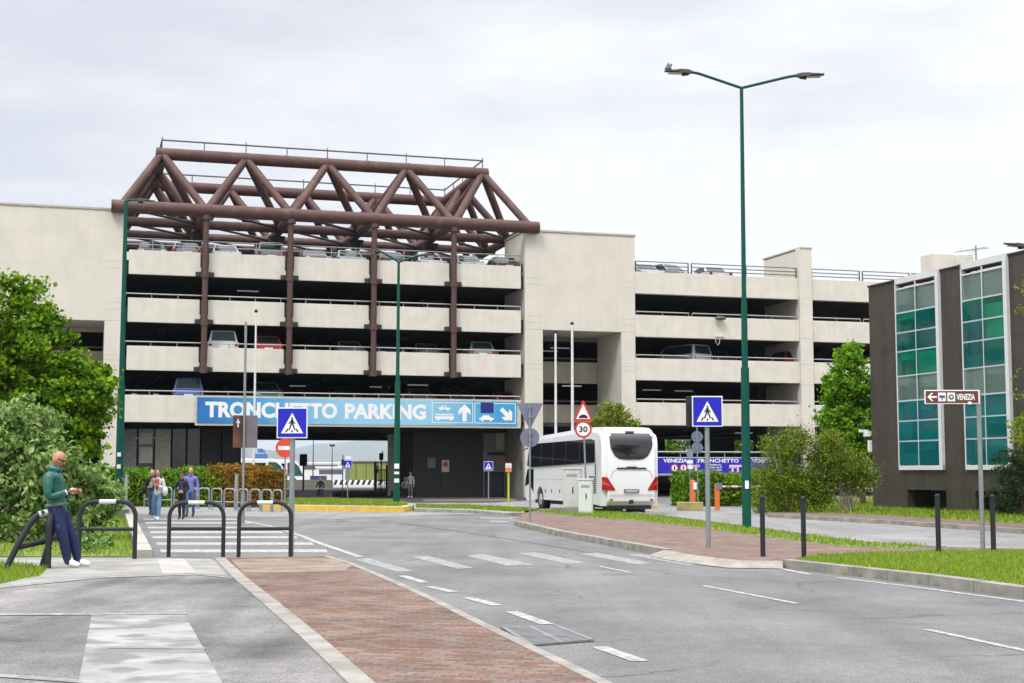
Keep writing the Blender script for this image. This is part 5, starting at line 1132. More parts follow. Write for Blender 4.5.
# ================================================================== parked cars
M_cgl = mat('car_glass', (0.012, 0.026, 0.025), 0.12, spec=0.3)
def paint(name, rgb): return mat('car_' + name, rgb, 0.35, var=0.02, coat=0.25)
CP = {k: paint(k, v) for k, v in dict(white=(.50, .50, .51), silver=(.22, .23, .24), black=(.015, .015, .018), dark=(.05, .05, .06), blue=(.03, .10, .32), red=(.38, .02, .025), teal=(.10, .28, .27), navy=(.02, .025, .09), pale=(.30, .36, .36)).items()}
def make_car(kind, name):
    t = thing(name, 'car', 'car')
    L, Wd, H, bz, c0, c1, r0, r1 = dict(hatch=(4.0, 1.74, 1.48, .93, -1.9, 1.0, -1.55, .25), sedan=(4.5, 1.78, 1.43, .90, -1.65, 1.05, -.95, .2), van=(4.6, 1.86, 1.72, 1.0, -2.25, 1.45, -2.1, .75), estate=(4.5, 1.8, 1.58, .97, -2.15, 1.05, -1.8, .25))[kind]
    h = L / 2; nose = .80 if kind != 'van' else .95
    hull = [(-h, .45), (-h + .12, .26), (h - .15, .24), (h, .42), (h - .02, .62), (h - .18, nose), (c1 - .05, bz + .0), (c0 + .02, bz + .02), (-h + (.04 if kind != 'sedan' else .1), bz - (.02 if kind != 'sedan' else .03)), (-h - .02, .62)]
    g = MB(); g.side(hull, -Wd / 2, Wd / 2)
    a, b = Wd / 2 - .05, Wd / 2 - .20
    ring = lambda y0, y1, x, z: [(-x, y0, z), (x, y0, z), (x, y1, z), (-x, y1, z)]
    lo, mi_, hi = ring(c0, c1, a, bz - .01), ring(r0, r1, b, H - .05), ring(r0 + .12, r1 - .15, b - .08, H)
    g.add(lo + mi_ + hi, [(i, (i + 1) % 4, 4 + (i + 1) % 4, 4 + i) for i in range(4)] + [(4 + i, 4 + (i + 1) % 4, 8 + (i + 1) % 4, 8 + i) for i in range(4)] + [(8, 9, 10, 11)])
    body = g.build('body', CP['white'], t, bevel=.05, bseg=3)
    body.data.polygons.foreach_set('use_smooth', [True] * len(body.data.polygons)); body.data.set_sharp_from_angle(angle=R(35))
    def glass(i, nm, m0=.07, m1=.06):
        q = [Vector(lo[i]), Vector(lo[(i + 1) % 4]), Vector(mi_[(i + 1) % 4]), Vector(mi_[i])]
        n = (q[1] - q[0]).cross(q[3] - q[0]).normalized(); s = []
        for u, v in ((m0, .1), (1 - m0, .1), (1 - m0, .93), (m0, .93)): s.append((q[0].lerp(q[1], u)).lerp(q[3].lerp(q[2], u), v) + n * .012)
        g = MB(); g.add(s, [(0, 1, 2, 3)]); w = g.build(nm, M_cgl, t)
    glass(0, 'rear_window'); glass(1, 'side_window', .05); glass(2, 'windscreen'); glass(3, 'side_window', .05)
    for x in (-1, 1):
        for y in (-L * .3, L * .31):
            g = MB(); xo = x * (Wd / 2 + .01); g.tube([(xo - x * .2, y, .32), (xo, y, .32)], .32, 20); w = g.build('wheel', M_tyre, t, smooth=40)
            g = MB(); g.tube([(xo - x * .02, y, .32), (xo + x * .012, y, .32)], .2, 14); g.build('rim', M_alu, w)
        zt = bz - .06; hi_ = kind in ('van', 'hatch', 'estate')
        g = MB(); g.bx(x * Wd / 2 - x * .24, x * Wd / 2 - x * .04, -h - .035, -h + .05, zt - .20, zt); g.build('tail_light', M_red, t, bevel=.015)
        g = MB(); g.bx(x * Wd / 2 - x * .38, x * Wd / 2 - x * .06, h - .16, h - .035, .60, .73); g.build('headlight', M_chr, t, bevel=.02)
        g = MB(); g.bx(x * (Wd / 2 + .16), x * (Wd / 2 - .02), c1 - .5, c1 - .38, bz, bz + .14); g.build('mirror', M_grille, t, bevel=.03)
    g = MB(); g.bx(-.26, .26, -h - .035, -h, .58, .69); g.build('number_plate', M_swhite, t)
    return t
PROTO = {k: make_car(k, n) for k, n in (('hatch', 'parked_car'), ('sedan', 'parked_car'), ('van', 'parked_van'), ('estate', 'parked_car'))}
CARG = 'cars parked on the garage decks'; used = set()
def put(kind, col, px, lvl, nose_in, label, w=0.45, dz=0.0, rz=0.0):
    p = PROTO[kind]; L = dict(hatch=4.0, sedan=4.5, van=4.6, estate=4.5)[kind]; wc = w + L / 2
    z = (TOPS + [0])[lvl] - .575 + dz; loc = onG(U(px, wc), wc, z); ang = ALPHA + (0 if nose_in else math.pi) + rz
    c = p if kind not in used else copy_tree(p); used.add(kind)
    c.location = loc; c.rotation_euler = (0, 0, ang); tag(c, label, 'van' if kind == 'van' else 'car', CARG)
    for o in kids(c):
        if o.name.split('.')[0] == 'body': o.material_slots[0].link = 'OBJECT'; o.material_slots[0].material = CP[col]
r0 = 'on the roof deck'
put('hatch', 'dark', 149, 0, False, 'dark car facing out on the roof deck beside the left tower')
put('sedan', 'silver', 183, 0, True, 'silver car on the roof deck just left of the first brown column')
put('hatch', 'white', 223, 0, False, 'white car facing out on the roof deck just right of the first brown column')
put('estate', 'silver', 266, 0, True, 'silver estate showing red tail lights on the roof deck')
put('sedan', 'dark', 312, 0, False, 'dark saloon on the roof deck just right of the second brown column')
put('hatch', 'pale', 347, 0, False, 'pale hatchback on the roof deck left of the third brown column')
put('sedan', 'dark', 387, 0, True, 'dark saloon on the roof deck behind the middle lamp arms, left')
put('hatch', 'white', 427, 0, False, 'white hatchback with wide windscreen on the roof deck left of the last brown column')
put('hatch', 'pale', 466, 0, False, 'pale hatchback on the roof deck right of the last brown column')
put('sedan', 'black', 500, 0, True, 'black saloon on the roof deck beside the right tower')
put('hatch', 'silver', 431, 1, False, 'silver car in the shade of the second deck, right half', w=1.6)
put('hatch', 'black', 160, 1, False, 'black car in the shade of the second deck near the left tower', w=1.6)
put('van', 'white', 220, 2, True, 'white van backed up to the rail on the third deck', w=.5, dz=-.0)
put('hatch', 'red', 265, 2, True, 'red hatchback on the third deck beside the white van')
put('hatch', 'white', 348, 2, False, 'white hatchback on the third deck before the third column', w=1.4)
put('sedan', 'navy', 386, 2, False, 'navy saloon on the third deck just right of the third column', w=1.2)
put('sedan', 'silver', 422, 2, True, 'silver saloon on the third deck left of the last column', w=1.4)
put('hatch', 'silver', 475, 2, True, 'grey hatchback with red lights on the third deck right of the last column')
put('van', 'blue', 187, 3, True, 'bright blue van at the rail above the left end of the long banner', w=.5, dz=0)
put('hatch', 'black', 145, 3, False, 'black hatchback on the lowest deck beside the left tower', w=1.3)
put('estate', 'teal', 266, 3, False, 'dark teal estate on the lowest deck behind the flagpoles', w=1.0, dz=.1)
put('hatch', 'black', 345, 3, False, 'black hatchback on the lowest deck over the word PARKING', w=1.6)
put('sedan', 'silver', 416, 3, True, 'silver saloon on the lowest deck over the end of the lettering', w=2.2)
put('hatch', 'dark', 456, 3, False, 'dark hatchback on the lowest deck over the banner arrows', w=1.6)
put('sedan', 'red', 502, 3, False, 'red saloon on the lowest deck at the right end of the banner', w=1.0, dz=-.1)
put('hatch', 'pale', 643, 0, False, 'pale car on the right roof deck, next to the right tower')
put('estate', 'silver', 668, 0, False, 'dark-windowed estate on the right roof deck, second from the tower', rz=.35)
put('sedan', 'white', 708, 0, True, 'white car on the right roof deck, left of the tall lamp post')
put('van', 'white', 680, 2, True, 'white van on the right wing deck with its dark rear window outward', w=.9, rz=.35, dz=0)
put('sedan', 'dark', 712, 2, True, 'dark saloon beside the white van on the right wing deck', w=1.6)
put('hatch', 'red', 783, 2, True, 'red hatchback on the right wing deck beside the tall pillar', w=1.2)
put('hatch', 'red', 926, 0, False, 'red car on the right roof deck above the office roof')
# ================================================================== people
M_skin = mat('skin', (0.50, 0.27, 0.19), 0.55, var=0.05); M_skin2 = mat('ruddy_skin', (0.46, 0.20, 0.12), 0.5, var=0.06)
M_jean = mat('blue_denim', (0.006, 0.011, 0.065), 0.85, var=0.25, scale=7, bump=0.9, bscale=13, grime=(.09, .14, .32, 5.0, .60, .7)); M_jeanl = mat('pale_denim', (0.16, 0.27, 0.42), 0.85, var=0.15, scale=6)
M_jac = mat('green_jacket', (0.007, 0.095, 0.072), 0.34, var=0.12, scale=5, coat=0.1, bump=0.9, bscale=16); M_wsh = mat('white_cloth', (0.70, 0.70, 0.71), 0.8, var=0.06, scale=8)
M_blk = mat('black_cloth', (0.014, 0.014, 0.017), 0.85, var=0.2); M_lav = mat('lavender_shirt', (0.17, 0.17, 0.46), 0.8, var=0.12, scale=7, bump=.8, bscale=14); M_shoe = mat('white_shoe', (0.74, 0.74, 0.74), 0.6, var=.05)
M_hairb = mat('brown_hair', (0.10, 0.045, 0.022), 0.6, var=0.25, scale=12); M_hairl = mat('blonde_hair', (0.42, 0.27, 0.13), 0.6, var=0.2, scale=12); M_redc = mat('red_scarf', (0.45, 0.06, 0.07), 0.8, var=.3, scale=20)
def skin_body(joints, bones, mb, sub=2):
    """joints: name -> (pos, radius[, radius2]); bones: (a, b, material index). Adds one continuous limbed surface to mb."""
    names = list(joints); ix = {n: i for i, n in enumerate(names)}
    me = bpy.data.meshes.new('t'); me.from_pydata([joints[n][0] for n in names], [(ix[a], ix[b]) for a, b, _ in bones], [])
    o = bpy.data.objects.new('t', me); COL.objects.link(o)
    m = o.modifiers.new('s', 'SKIN'); m.branch_smoothing = 0.6; m.use_smooth_shade = True
    for i, n in enumerate(names):
        sv = me.skin_vertices[0].data[i]; r = joints[n][1:]; sv.radius = (r[0], r[-1]); sv.use_root = (i == 0)
    s = o.modifiers.new('d', 'SUBSURF'); s.levels = sub; s.render_levels = sub
    ev = bpy.data.meshes.new_from_object(o.evaluated_get(bpy.context.evaluated_depsgraph_get()))
    V = np.array([v.co[:] for v in ev.vertices]); A = np.array([joints[a][0] for a, b, _ in bones]); B = np.array([joints[b][0] for a, b, _ in bones])
    RR = np.array([(joints[a][1] + joints[b][1]) / 2 for a, b, _ in bones])
    FC = [list(p.vertices) for p in ev.polygons]; C = np.array([V[f].mean(0) for f in FC]); D = []
    for a, b, r in zip(A, B, RR):
        ab = b - a; t = ((C - a) @ ab / max(ab @ ab, 1e-9)).clip(0, 1); D.append(np.linalg.norm(C - (a + t[:, None] * ab), axis=1) / r)
    mi = np.array([b[2] for b in bones])[np.argmin(np.array(D), 0)]
    off_ = len(mb.v); mb.v += [tuple(v) for v in V]; mb.f += [[off_ + i for i in f] for f in FC]; mb.m += [int(k) for k in mi]
    bpy.data.objects.remove(o); bpy.data.meshes.remove(me); bpy.data.meshes.remove(ev)
def add_head(mb, c, pitch, yaw, k, mi, mi_eye):
    M = Matrix.Translation(c) @ Matrix.Rotation(yaw, 4, 'Z') @ Matrix.Rotation(pitch, 4, 'X') @ Matrix.Scale(k, 4)
    h = MB()
    def egg(q):
        x, y, z = q; s = 1.0
        if z < 0: s = 1 - .28 * z * z; y = y * (1 - .12 * -z) + .12 * -z
        if z > 0: y *= 1 + .06 * z
        return Vector((x * s, y, z))
    h.ball((0, 0, 0), (.077, .098, .122), 20, 14, mi, egg)
    h.ball((0, .098, -.018), (.016, .022, .032), 8, 6, mi); h.ball((0, .104, -.032), (.019, .016, .012), 8, 5, mi)      # nose
    h.ball((0, .084, .028), (.052, .02, .012), 10, 5, mi)                                                             # brow
    h.ball((0, .089, -.066), (.026, .012, .007), 8, 4, mi_eye + 1); h.ball((0, .078, -.098), (.028, .02, .02), 8, 5, mi)   # mouth, chin
    for x in (-1, 1): h.ball((x * .079, -.005, -.012), (.012, .024, .034), 8, 6, mi); h.ball((x * .031, .090, .006), (.012, .008, .007), 8, 5, mi_eye)
    h.xf(M); o = len(mb.v); mb.v += h.v; mb.f += [[o + i for i in f] for f in h.f]; mb.m += h.m
    return M
def add_hand(mb, wrist, d, nrm, k, mi, curl=.5, thumb_side=1):
    d = Vector(d).normalized(); nrm = Vector(nrm); nrm = (nrm - d * nrm.dot(d)).normalized(); sd = d.cross(nrm).normalized() * thumb_side; w = Vector(wrist)
    vs = MB(); M = Matrix((( *sd, 0), (*d, 0), (*nrm, 0), (0, 0, 0, 1))).transposed(); M = Matrix.Translation(w) @ M @ Matrix.Scale(k, 4)
    vs.ball((0, .045, 0), (.040, .055, .017), 12, 8, mi)
    for x, L in ((-.030, .062), (-.010, .078), (.010, .082), (.030, .072)):
        pts = [(x, .075, 0)]; a = 0.1; p = Vector(pts[0])
        for s in (.42, .33, .25):
            a -= curl * .9; p = p + Vector((0, math.cos(a), math.sin(a))) * L * s; pts.append(tuple(p))
        vs.tube(pts, [.0105, .010, .009, .007], 7, mi)
    vs.tube([(.022, .02, 0), (.052, .045, -.012), (.060, .075, -.022), (.050, .098, -.030)], [.014, .012, .011, .008], 7, mi)
    vs.xf(M); o = len(mb.v); mb.v += vs.v; mb.f += [[o + i for i in f] for f in vs.f]; mb.m += vs.m
def limb_set(arms, legs):
    pass
def person(label, loc, rz, mats, J, head, hands, scale=1.0, name='person', sleeves=1, extra=None, group=None):
    """mats: skin, top, trousers, shoes, eye, lip"""
    t = thing(name, label, 'person', loc, rz, group); t.scale = (scale,) * 3; mb = MB()
    B = [('pelvis', 'waist', 1), ('waist', 'chest', 1), ('chest', 'upper', 1), ('upper', 'neck', 1), ('neck', 'skull', 0)]
    for s in 'LR':
        B += [('pelvis', 'hip' + s, 2), ('hip' + s, 'knee' + s, 2), ('knee' + s, 'ankle' + s, 2), ('ankle' + s, 'ball' + s, 3), ('ball' + s, 'toe' + s, 3),
              ('upper', 'sho' + s, 1), ('sho' + s, 'elb' + s, 1), ('elb' + s, 'cuff' + s, 1), ('cuff' + s, 'wri' + s, 0)]
    skin_body(J, B, mb)
    add_head(mb, head[0], head[1], head[2], head[3] if len(head) > 3 else 1.0, 0, 4)
    for w, d, n, c, ts in hands: add_hand(mb, w, d, n, 1.0, 0, c, ts)
    body = mb.build('body', mats, t, smooth=60)
    return t
def base_pose(sh=.175, bulk=1.0, hipw=.085):
    J = dict(pelvis=((0, 0, .94), .135 * bulk, .11 * bulk), waist=((0, 0, 1.1), .13 * bulk, .105 * bulk), chest=((0, 0, 1.27), .145 * bulk, .12 * bulk), upper=((0, 0, 1.385), .14 * bulk, .105 * bulk), neck=((0, 0, 1.47), .065), skull=((0, .01, 1.58), .055))
    for s, x in (('L', -1), ('R', 1)):
        J.update({'hip' + s: ((x * hipw, 0, .86), .098), 'knee' + s: ((x * (hipw + .01), .02, .47), .068), 'ankle' + s: ((x * (hipw + .015), -.02, .10), .05), 'ball' + s: ((x * (hipw + .02), .09, .05), .045), 'toe' + s: ((x * (hipw + .025), .17, .04), .035),
                  'sho' + s: ((x * sh, 0, 1.40), .068 * bulk), 'elb' + s: ((x * (sh + .06), -.03, 1.13), .052 * bulk), 'cuff' + s: ((x * (sh + .07), .05, .93), .043 * bulk), 'wri' + s: ((x * (sh + .07), .075, .87), .032)})
    return J
EYE = mat('eye_dark', (0.03, 0.02, 0.02), 0.3); LIP = mat('lip', (0.40, 0.14, 0.11), 0.5)
# ---- man in the green jacket leaning on the hoop, looking at his phone (local +y = towards the right of the photo)
p0 = G(75.3, 567.5, ZP)
J = dict(pelvis=((0, -.325, .99), .185, .170), waist=((0, -.36, 1.14), .195, .185), chest=((0, -.39, 1.34), .21, .195), upper=((0, -.40, 1.47), .185, .155), neck=((0, -.375, 1.585), .085), skull=((0, -.35, 1.68), .066))
for s, x, kn, an in (('L', -1, (-.10, -.085, .47), (-.10, .01, .10)), ('R', 1, (.10, -.175, .46), (.10, -.10, .10))):
    J.update({'hip' + s: ((x * .095, -.30, .88), .13), 'knee' + s: (kn, .09), 'ankle' + s: (an, .066), 'ball' + s: ((an[0], an[1] + .12, .06), .055), 'toe' + s: ((an[0], an[1] + .21, .045), .045)})
J.update(shoR=((.205, -.415, 1.49), .105), elbR=((.255, -.40, 1.13), .080), cuffR=((.14, -.19, 1.205), .062), wriR=((.10, -.125, 1.23), .034),
         shoL=((-.205, -.39, 1.49), .105), elbL=((-.24, -.30, 1.14), .080), cuffL=((-.11, -.13, 1.23), .062), wriL=((-.07, -.09, 1.25), .034))
HC = (0, -.325, 1.762)
man = person('bald man in green jacket and jeans leaning on a hoop with his phone', p0, R(-90), [M_skin2, M_jac, M_jean, M_shoe, EYE, LIP], J, (Vector(HC), R(-24), 0, 1.07),
             [((.095, -.12, 1.235), (-.25, 1, .15), (-.6, 0, .8), .55, -1), ((-.065, -.085, 1.255), (.15, 1, .1), (.6, 0, .8), .5, 1)])
g = MB(); g.tube([(.082 * math.sin(a), -.375 + .085 * math.cos(a), 1.605 - .02 * math.cos(a)) for a in [6.2832 * k / 20 for k in range(21)]], .040, 8); g.build('jacket_collar', M_jac, man, smooth=60)
g = MB(); g.tube([(.165 * math.sin(a), -.335 + .158 * math.cos(a), 1.015 + .02 * math.cos(a)) for a in [6.2832 * k / 28 for k in range(29)]], .030, 8); g.build('jacket_hem', mat('jacket_hem', (0.10, 0.15, 0.13), 0.8), man, smooth=60)
Mh = Matrix.Translation(HC) @ Matrix.Rotation(R(-24), 4, 'X') @ Matrix.Scale(1.07, 4)
g = MB(); g.bx(-.072, -.008, .096, .104, -.012, .022); g.bx(.008, .072, .096, .104, -.012, .022); g.bx(-.01, .01, .1, .106, .008, .016)
for x in (-.078, .075): g.bx(x, x + .004, -.01, .10, .008, .02)
g.xf(Mh); g.build('sunglasses', M_sblack, man)
g = MB(); g.ball((0, .035, -.088), (.066, .066, .042), 14, 8); g.xf(Mh); g.build('beard', mat('dark_stubble', (0.16, 0.07, 0.045), 0.8), man, smooth=60)
g = MB(); g.tube([(.12, -.155, 1.215), (.112, -.14, 1.223)], .05, 10); g.tube([(-.09, -.11, 1.243), (-.08, -.098, 1.248)], .05, 10); g.build('shirt_cuff', M_wsh, man, smooth=60)
g = MB(); g.bx(-.04, .04, -.08, .08, -.005, .005); ph = g.build('mobile_phone', M_sblack, bevel=.004)
M4 = Matrix.Translation(p0) @ Matrix.Rotation(R(-90), 4, 'Z') @ Matrix.Translation((.025, .015, 1.275)) @ Matrix.Rotation(R(35), 4, 'X'); ph.matrix_world = M4
tag(ph, 'dark mobile phone in the hands of the man in the green jacket', 'phone')
# ---- walkers on the zebra crossing, facing the camera
def hair_cap(par, c, m, long_=0, k=1.0, name='hair'):
    g = MB(); c = Vector(c); g.ball((c.x, c.y - .022, c.z + .028), (.088 * k, .098 * k, .108 * k), 16, 10, 0, lambda q: Vector((q.x, min(q.y, .45 + .5 * max(q.z, 0)), max(q.z, -.55))))
    if long_:
        for x in (-1, 0, 1): g.tube([(c.x + x * .07, c.y - .05, c.z + .02), (c.x + x * .085, c.y - .055, c.z - .10), (c.x + x * .09, c.y - .045 + .03 * abs(x), c.z - long_)], [.045, .045, .02], 8)
    return g.build(name, m, par, smooth=60)
def walk(J, s, f, lift=0.0):
    x = -1 if s == 'L' else 1; h = J['hip' + s][0][0]
    J['knee' + s] = ((h, .10 * f + .03, .48), .07); J['ankle' + s] = ((h, .20 * f - .03, .10 + lift), .05); J['ball' + s] = ((h, .20 * f + .09, .05 + lift * .6), .045); J['toe' + s] = ((h, .20 * f + .17, .04 + lift * .3), .035)
J = base_pose(.165, 1.12); walk(J, 'L', 1); walk(J, 'R', -.8, .03)
for s in 'LR': J['knee' + s] = (J['knee' + s][0], .085); J['ankle' + s] = (J['ankle' + s][0], .07)
J['elbL'] = ((-.24, .02, 1.14), .06); J['cuffL'] = ((-.12, .20, 1.16), .05); J['wriL'] = ((-.05, .22, 1.19), .032); J['elbR'] = ((.25, -.02, 1.14), .06); J['cuffR'] = ((.20, .14, 1.28), .05); J['wriR'] = ((.16, .16, 1.34), .032)
pw = G(157, 520.3, 0); w1 = person('woman in a white jacket and pale jeans crossing with a white bag', pw, math.pi, [M_skin, M_wsh, M_jeanl, M_shoe, EYE, LIP], J, (Vector((0, .03, 1.625)), R(-4), 0, .98),
    [((-.045, .225, 1.195), (.6, .4, .3), (0, 1, 0), .5, 1), ((.155, .165, 1.35), (-.3, .2, .9), (0, 1, .2), .5, -1)], .985)
hair_cap(w1, (0, .03, 1.625), M_hairb, .20)
g = MB(); g.tube([(-.05, .12, 1.44), (-.02, .15, 1.30), (.0, .16, 1.18), (-.03, .16, 1.05)], [.03, .05, .055, .03], 8); g.tube([(.05, .12, 1.44), (.03, .15, 1.30), (.02, .16, 1.15)], [.03, .045, .03], 8); g.build('scarf', M_redc, w1, smooth=60)
bg = thing('shoulder_bag', 'white shoulder bag hanging at the side of the woman in white', 'bag', pw + Vector((-0.0, 0, 0)), math.pi); bg.scale = (.985,) * 3
g = MB(); g.ball((-.27, .06, 1.02), (.10, .14, .19), 14, 10, 0, lambda q: Vector((q.x, q.y, q.z if q.z < .3 else .3 + (q.z - .3) * .5))); g.build('bag_body', M_wsh, bg, smooth=60)
g = MB(); g.tube([(-.25, -.03, 1.12), (-.21, -.05, 1.42), (-.17, .03, 1.48), (-.21, .09, 1.42), (-.26, .12, 1.12)], .012, 6); g.build('strap', M_wsh, bg)
J = base_pose(.16, .95); walk(J, 'R', -.9, .05); walk(J, 'L', .8)
pw2 = G(153, 515.6, 0); pw2.x -= .06; w2 = person('fair-haired person in black top and jeans walking half hidden behind the woman in white', pw2, math.pi, [M_skin, M_blk, mat('mid_denim', (0.06, 0.11, 0.24), .85, var=.2, scale=6), M_blk, EYE, LIP], J, (Vector((0, .03, 1.625)), 0, R(10), .98),
    [((-.245, .08, .865), (0, .15, -1), (1, 0, 0), .4, 1), ((.245, .08, .865), (0, .15, -1), (-1, 0, 0), .4, -1)], .985)
hair_cap(w2, (0, .03, 1.625), M_hairl, .12)
bg = thing('shoulder_bag', 'black bag at the hip of the half hidden fair-haired walker', 'bag', pw2, math.pi); g = MB(); g.ball((.27, .08, .98), (.09, .17, .17), 12, 8); g.build('bag_body', M_blk, bg, smooth=60); g = MB(); g.tube([(.25, -.02, 1.1), (.18, 0, 1.44), (.25, .16, 1.1)], .012, 6); g.build('strap', M_blk, bg)
J = base_pose(.17, 1.15); walk(J, 'L', .35); walk(J, 'R', -.2)
for s, x in (('L', -1), ('R', 1)): J['elb' + s] = ((x * .25, .03, 1.14), .062); J['cuff' + s] = ((x * .10, .19, 1.06), .05); J['wri' + s] = ((x * .04, .2, 1.05), .032)
pw = G(181.5, 519.3, 0); m2 = person('person in black jacket and dark cap crossing with hands clasped', pw, math.pi, [M_skin, M_blk, M_blk, M_blk, EYE, LIP], J, (Vector((0, .03, 1.625)), R(-6), 0, 1.0),
    [((-.035, .2, 1.05), (.7, .3, -.3), (0, 1, 0), .6, 1), ((.035, .2, 1.05), (-.7, .3, -.3), (0, 1, 0), .6, -1)], .93)
g = MB(); g.ball((0, .02, 1.665), (.088, .102, .092), 16, 9, 0, lambda q: Vector((q.x, q.y, max(q.z, -.05)))); g.slab([(-.07, 1.66), (.07, 1.66), (.07, 1.672), (-.07, 1.672)], .09, .19); g.build('cap', mat('navy_cap', (.015, .018, .05), .8), m2, smooth=60)
g = MB(); g.slab([(-.06, 1.42), (.06, 1.42), (.08, 1.0), (-.08, 1.0)], .10, .152); g.build('shirt_front', mat('navy_shirt', (.05, .03, .12), .8), m2, bevel=.02)
J = base_pose(.19, 1.2, .09); walk(J, 'R', .6); walk(J, 'L', -.5, .02)
pw = G(188.5, 517.4, 0); pw.y += .25; m3 = person('bald man in a lavender blue shirt and jeans walking beside the one in black', pw, math.pi, [M_skin, M_lav, mat('mid_denim', (0.06, 0.11, 0.24), .85), M_blk, EYE, LIP], J, (Vector((0, .03, 1.63)), R(0), R(6), 1.04),
    [((-.26, .08, .865), (0, .15, -1), (1, 0, 0), .5, 1), ((.26, .08, .865), (0, .15, -1), (-1, 0, 0), .5, -1)], 1.03)
g = MB(); g.tube([(.075 * math.sin(a), .0 + .075 * math.cos(a), 1.475 - .015 * math.cos(a)) for a in [6.2832 * k / 16 for k in range(17)]], .022, 6); g.build('shirt_collar', M_lav, m3, smooth=60)
# ---- people near the underpass
def seated(label, loc, rz, mats, scale=1.0, hair=None):
    J = base_pose(.175, 1.0)
    J['pelvis'] = ((0, 0, .56), .135, .12); J['waist'] = ((0, 0, .70), .13, .11); J['chest'] = ((0, .025, .87), .145, .12); J['upper'] = ((0, .035, .985), .14, .105); J['neck'] = ((0, .06, 1.06), .065); J['skull'] = ((0, .08, 1.16), .055)
    for s, x in (('L', -1), ('R', 1)):
        J['hip' + s] = ((x * .09, .08, .53), .10); J['knee' + s] = ((x * .12, .46, .50), .07); J['ankle' + s] = ((x * .12, .48, .10), .05); J['ball' + s] = ((x * .12, .58, .05), .045); J['toe' + s] = ((x * .12, .66, .04), .035)
        J['sho' + s] = ((x * .175, .03, 1.0), .068); J['elb' + s] = ((x * .24, .08, .73), .052); J['cuff' + s] = ((x * .14, .30, .66), .043); J['wri' + s] = ((x * .11, .36, .65), .032)
    t = person(label, loc, rz, mats, J, (Vector((0, .12, 1.21)), R(-14), 0, 1.0), [((-.105, .365, .65), (.3, 1, -.2), (0, 0, 1), .5, 1), ((.105, .365, .65), (-.3, 1, -.2), (0, 0, 1), .5, -1)], scale)
    if hair: hair_cap(t, (0, .12, 1.21), hair)
    return t
p = G(318, 498.3, 0); g = MB(); g.bx(-2.2, .9, -.25, .25, 0, .46); bw = g.build('low_wall', mat('dark_low_wall', (0.05, 0.045, 0.04), .9)); bw.location = (p.x, p.y, 0); tag(bw, 'low dark wall at the underpass mouth with a seated person at its right end', 'low wall')
seated('person in black with blue jeans sitting on the low wall seen through the underpass', p + Vector((.15, -.0, 0)), math.pi, [M_skin, M_blk, M_jean, M_blk, EYE, LIP], 1.0, M_hairb)
J = base_pose(.165, .95); p = G(280.5, 503, 0); t = person('person in black top and lavender trousers standing behind the cycle hoops', p, R(150), [M_skin, M_blk, mat('lavender_trousers', (.42, .38, .55), .8), M_blk, EYE, LIP], J, (Vector((0, .03, 1.625)), R(-8), 0, 1.0), [((-.235, .08, .865), (0, .15, -1), (1, 0, 0), .4, 1), ((.235, .08, .865), (0, .15, -1), (-1, 0, 0), .4, -1)], .93)
hair_cap(t, (0, .03, 1.625), M_hairb, .15)
p = onG(U(407, 3), 3.2, 0); seated('person in a pale top sitting in the shade of the underpass, left of a pair', p, math.pi, [M_skin, mat('grey_top', (.26, .25, .23), .8), M_blk, M_blk, EYE, LIP], 1.0, M_hairb)
p2 = onG(U(411.5, 2.4), 2.4, 0); J = base_pose(.17, 1.0); t = person('person in a pale grey top standing in the shade of the underpass', p2, math.pi * .9, [M_skin, mat('pale_top', (.42, .41, .39), .8), mat('grey_trousers', (.12, .12, .12), .8), M_shoe, EYE, LIP], J, (Vector((0, .03, 1.625)), R(-5), R(15), 1.0), [((-.245, .08, .865), (0, .15, -1), (1, 0, 0), .4, 1), ((.245, .08, .865), (0, .15, -1), (-1, 0, 0), .4, -1)], .95)
hair_cap(t, (0, .03, 1.625), M_blk)
g = MB(); g.bx(-.9, .6, -.22, .3, 0, .45); o = g.build('bench', M_dark, bevel=.02); o.location = p; o.rotation_euler = (0, 0, ALPHA); tag(o, 'dark block bench in the underpass under the seated person', 'bench')
# ================================================================== trees, shrubs, hedges
M_bark = mat('bark', (0.10, 0.075, 0.055), 0.95, var=0.3, scale=6, bump=0.4); M_stem = mat('pale_stem', (0.36, 0.31, 0.25), 0.9, var=0.2)
L_maple = leaf_mat('maple_leaf', (0.018, 0.075, 0.003), (0.25, 0.43, 0.014), 0.38); L_bush = leaf_mat('viburnum_leaf', (0.04, 0.13, 0.012), (0.38, 0.50, 0.17), 0.3, .45)
L_fresh = leaf_mat('fresh_leaf', (0.04, 0.15, 0.005), (0.27, 0.50, 0.02), 0.4); L_olive = leaf_mat('olive_leaf', (0.04, 0.085, 0.006), (0.30, 0.38, 0.035), 0.35)
L_hedge = leaf_mat('hedge_leaf', (0.035, 0.12, 0.006), (0.22, 0.36, 0.02), 0.3); L_rust = leaf_mat('reddening_leaf', (0.09, 0.17, 0.015), (0.44, 0.13, 0.02), 0.3); L_dark = leaf_mat('dark_leaf', (0.010, 0.022, 0.008), (0.055, 0.085, 0.028), 0.15)
L_yel = leaf_mat('yellow_green_leaf', (0.10, 0.17, 0.012), (0.32, 0.38, 0.045), 0.4)
M_core = mat('inner_twigs', (0.02, 0.03, 0.008), 0.95, var=0.4, scale=5)
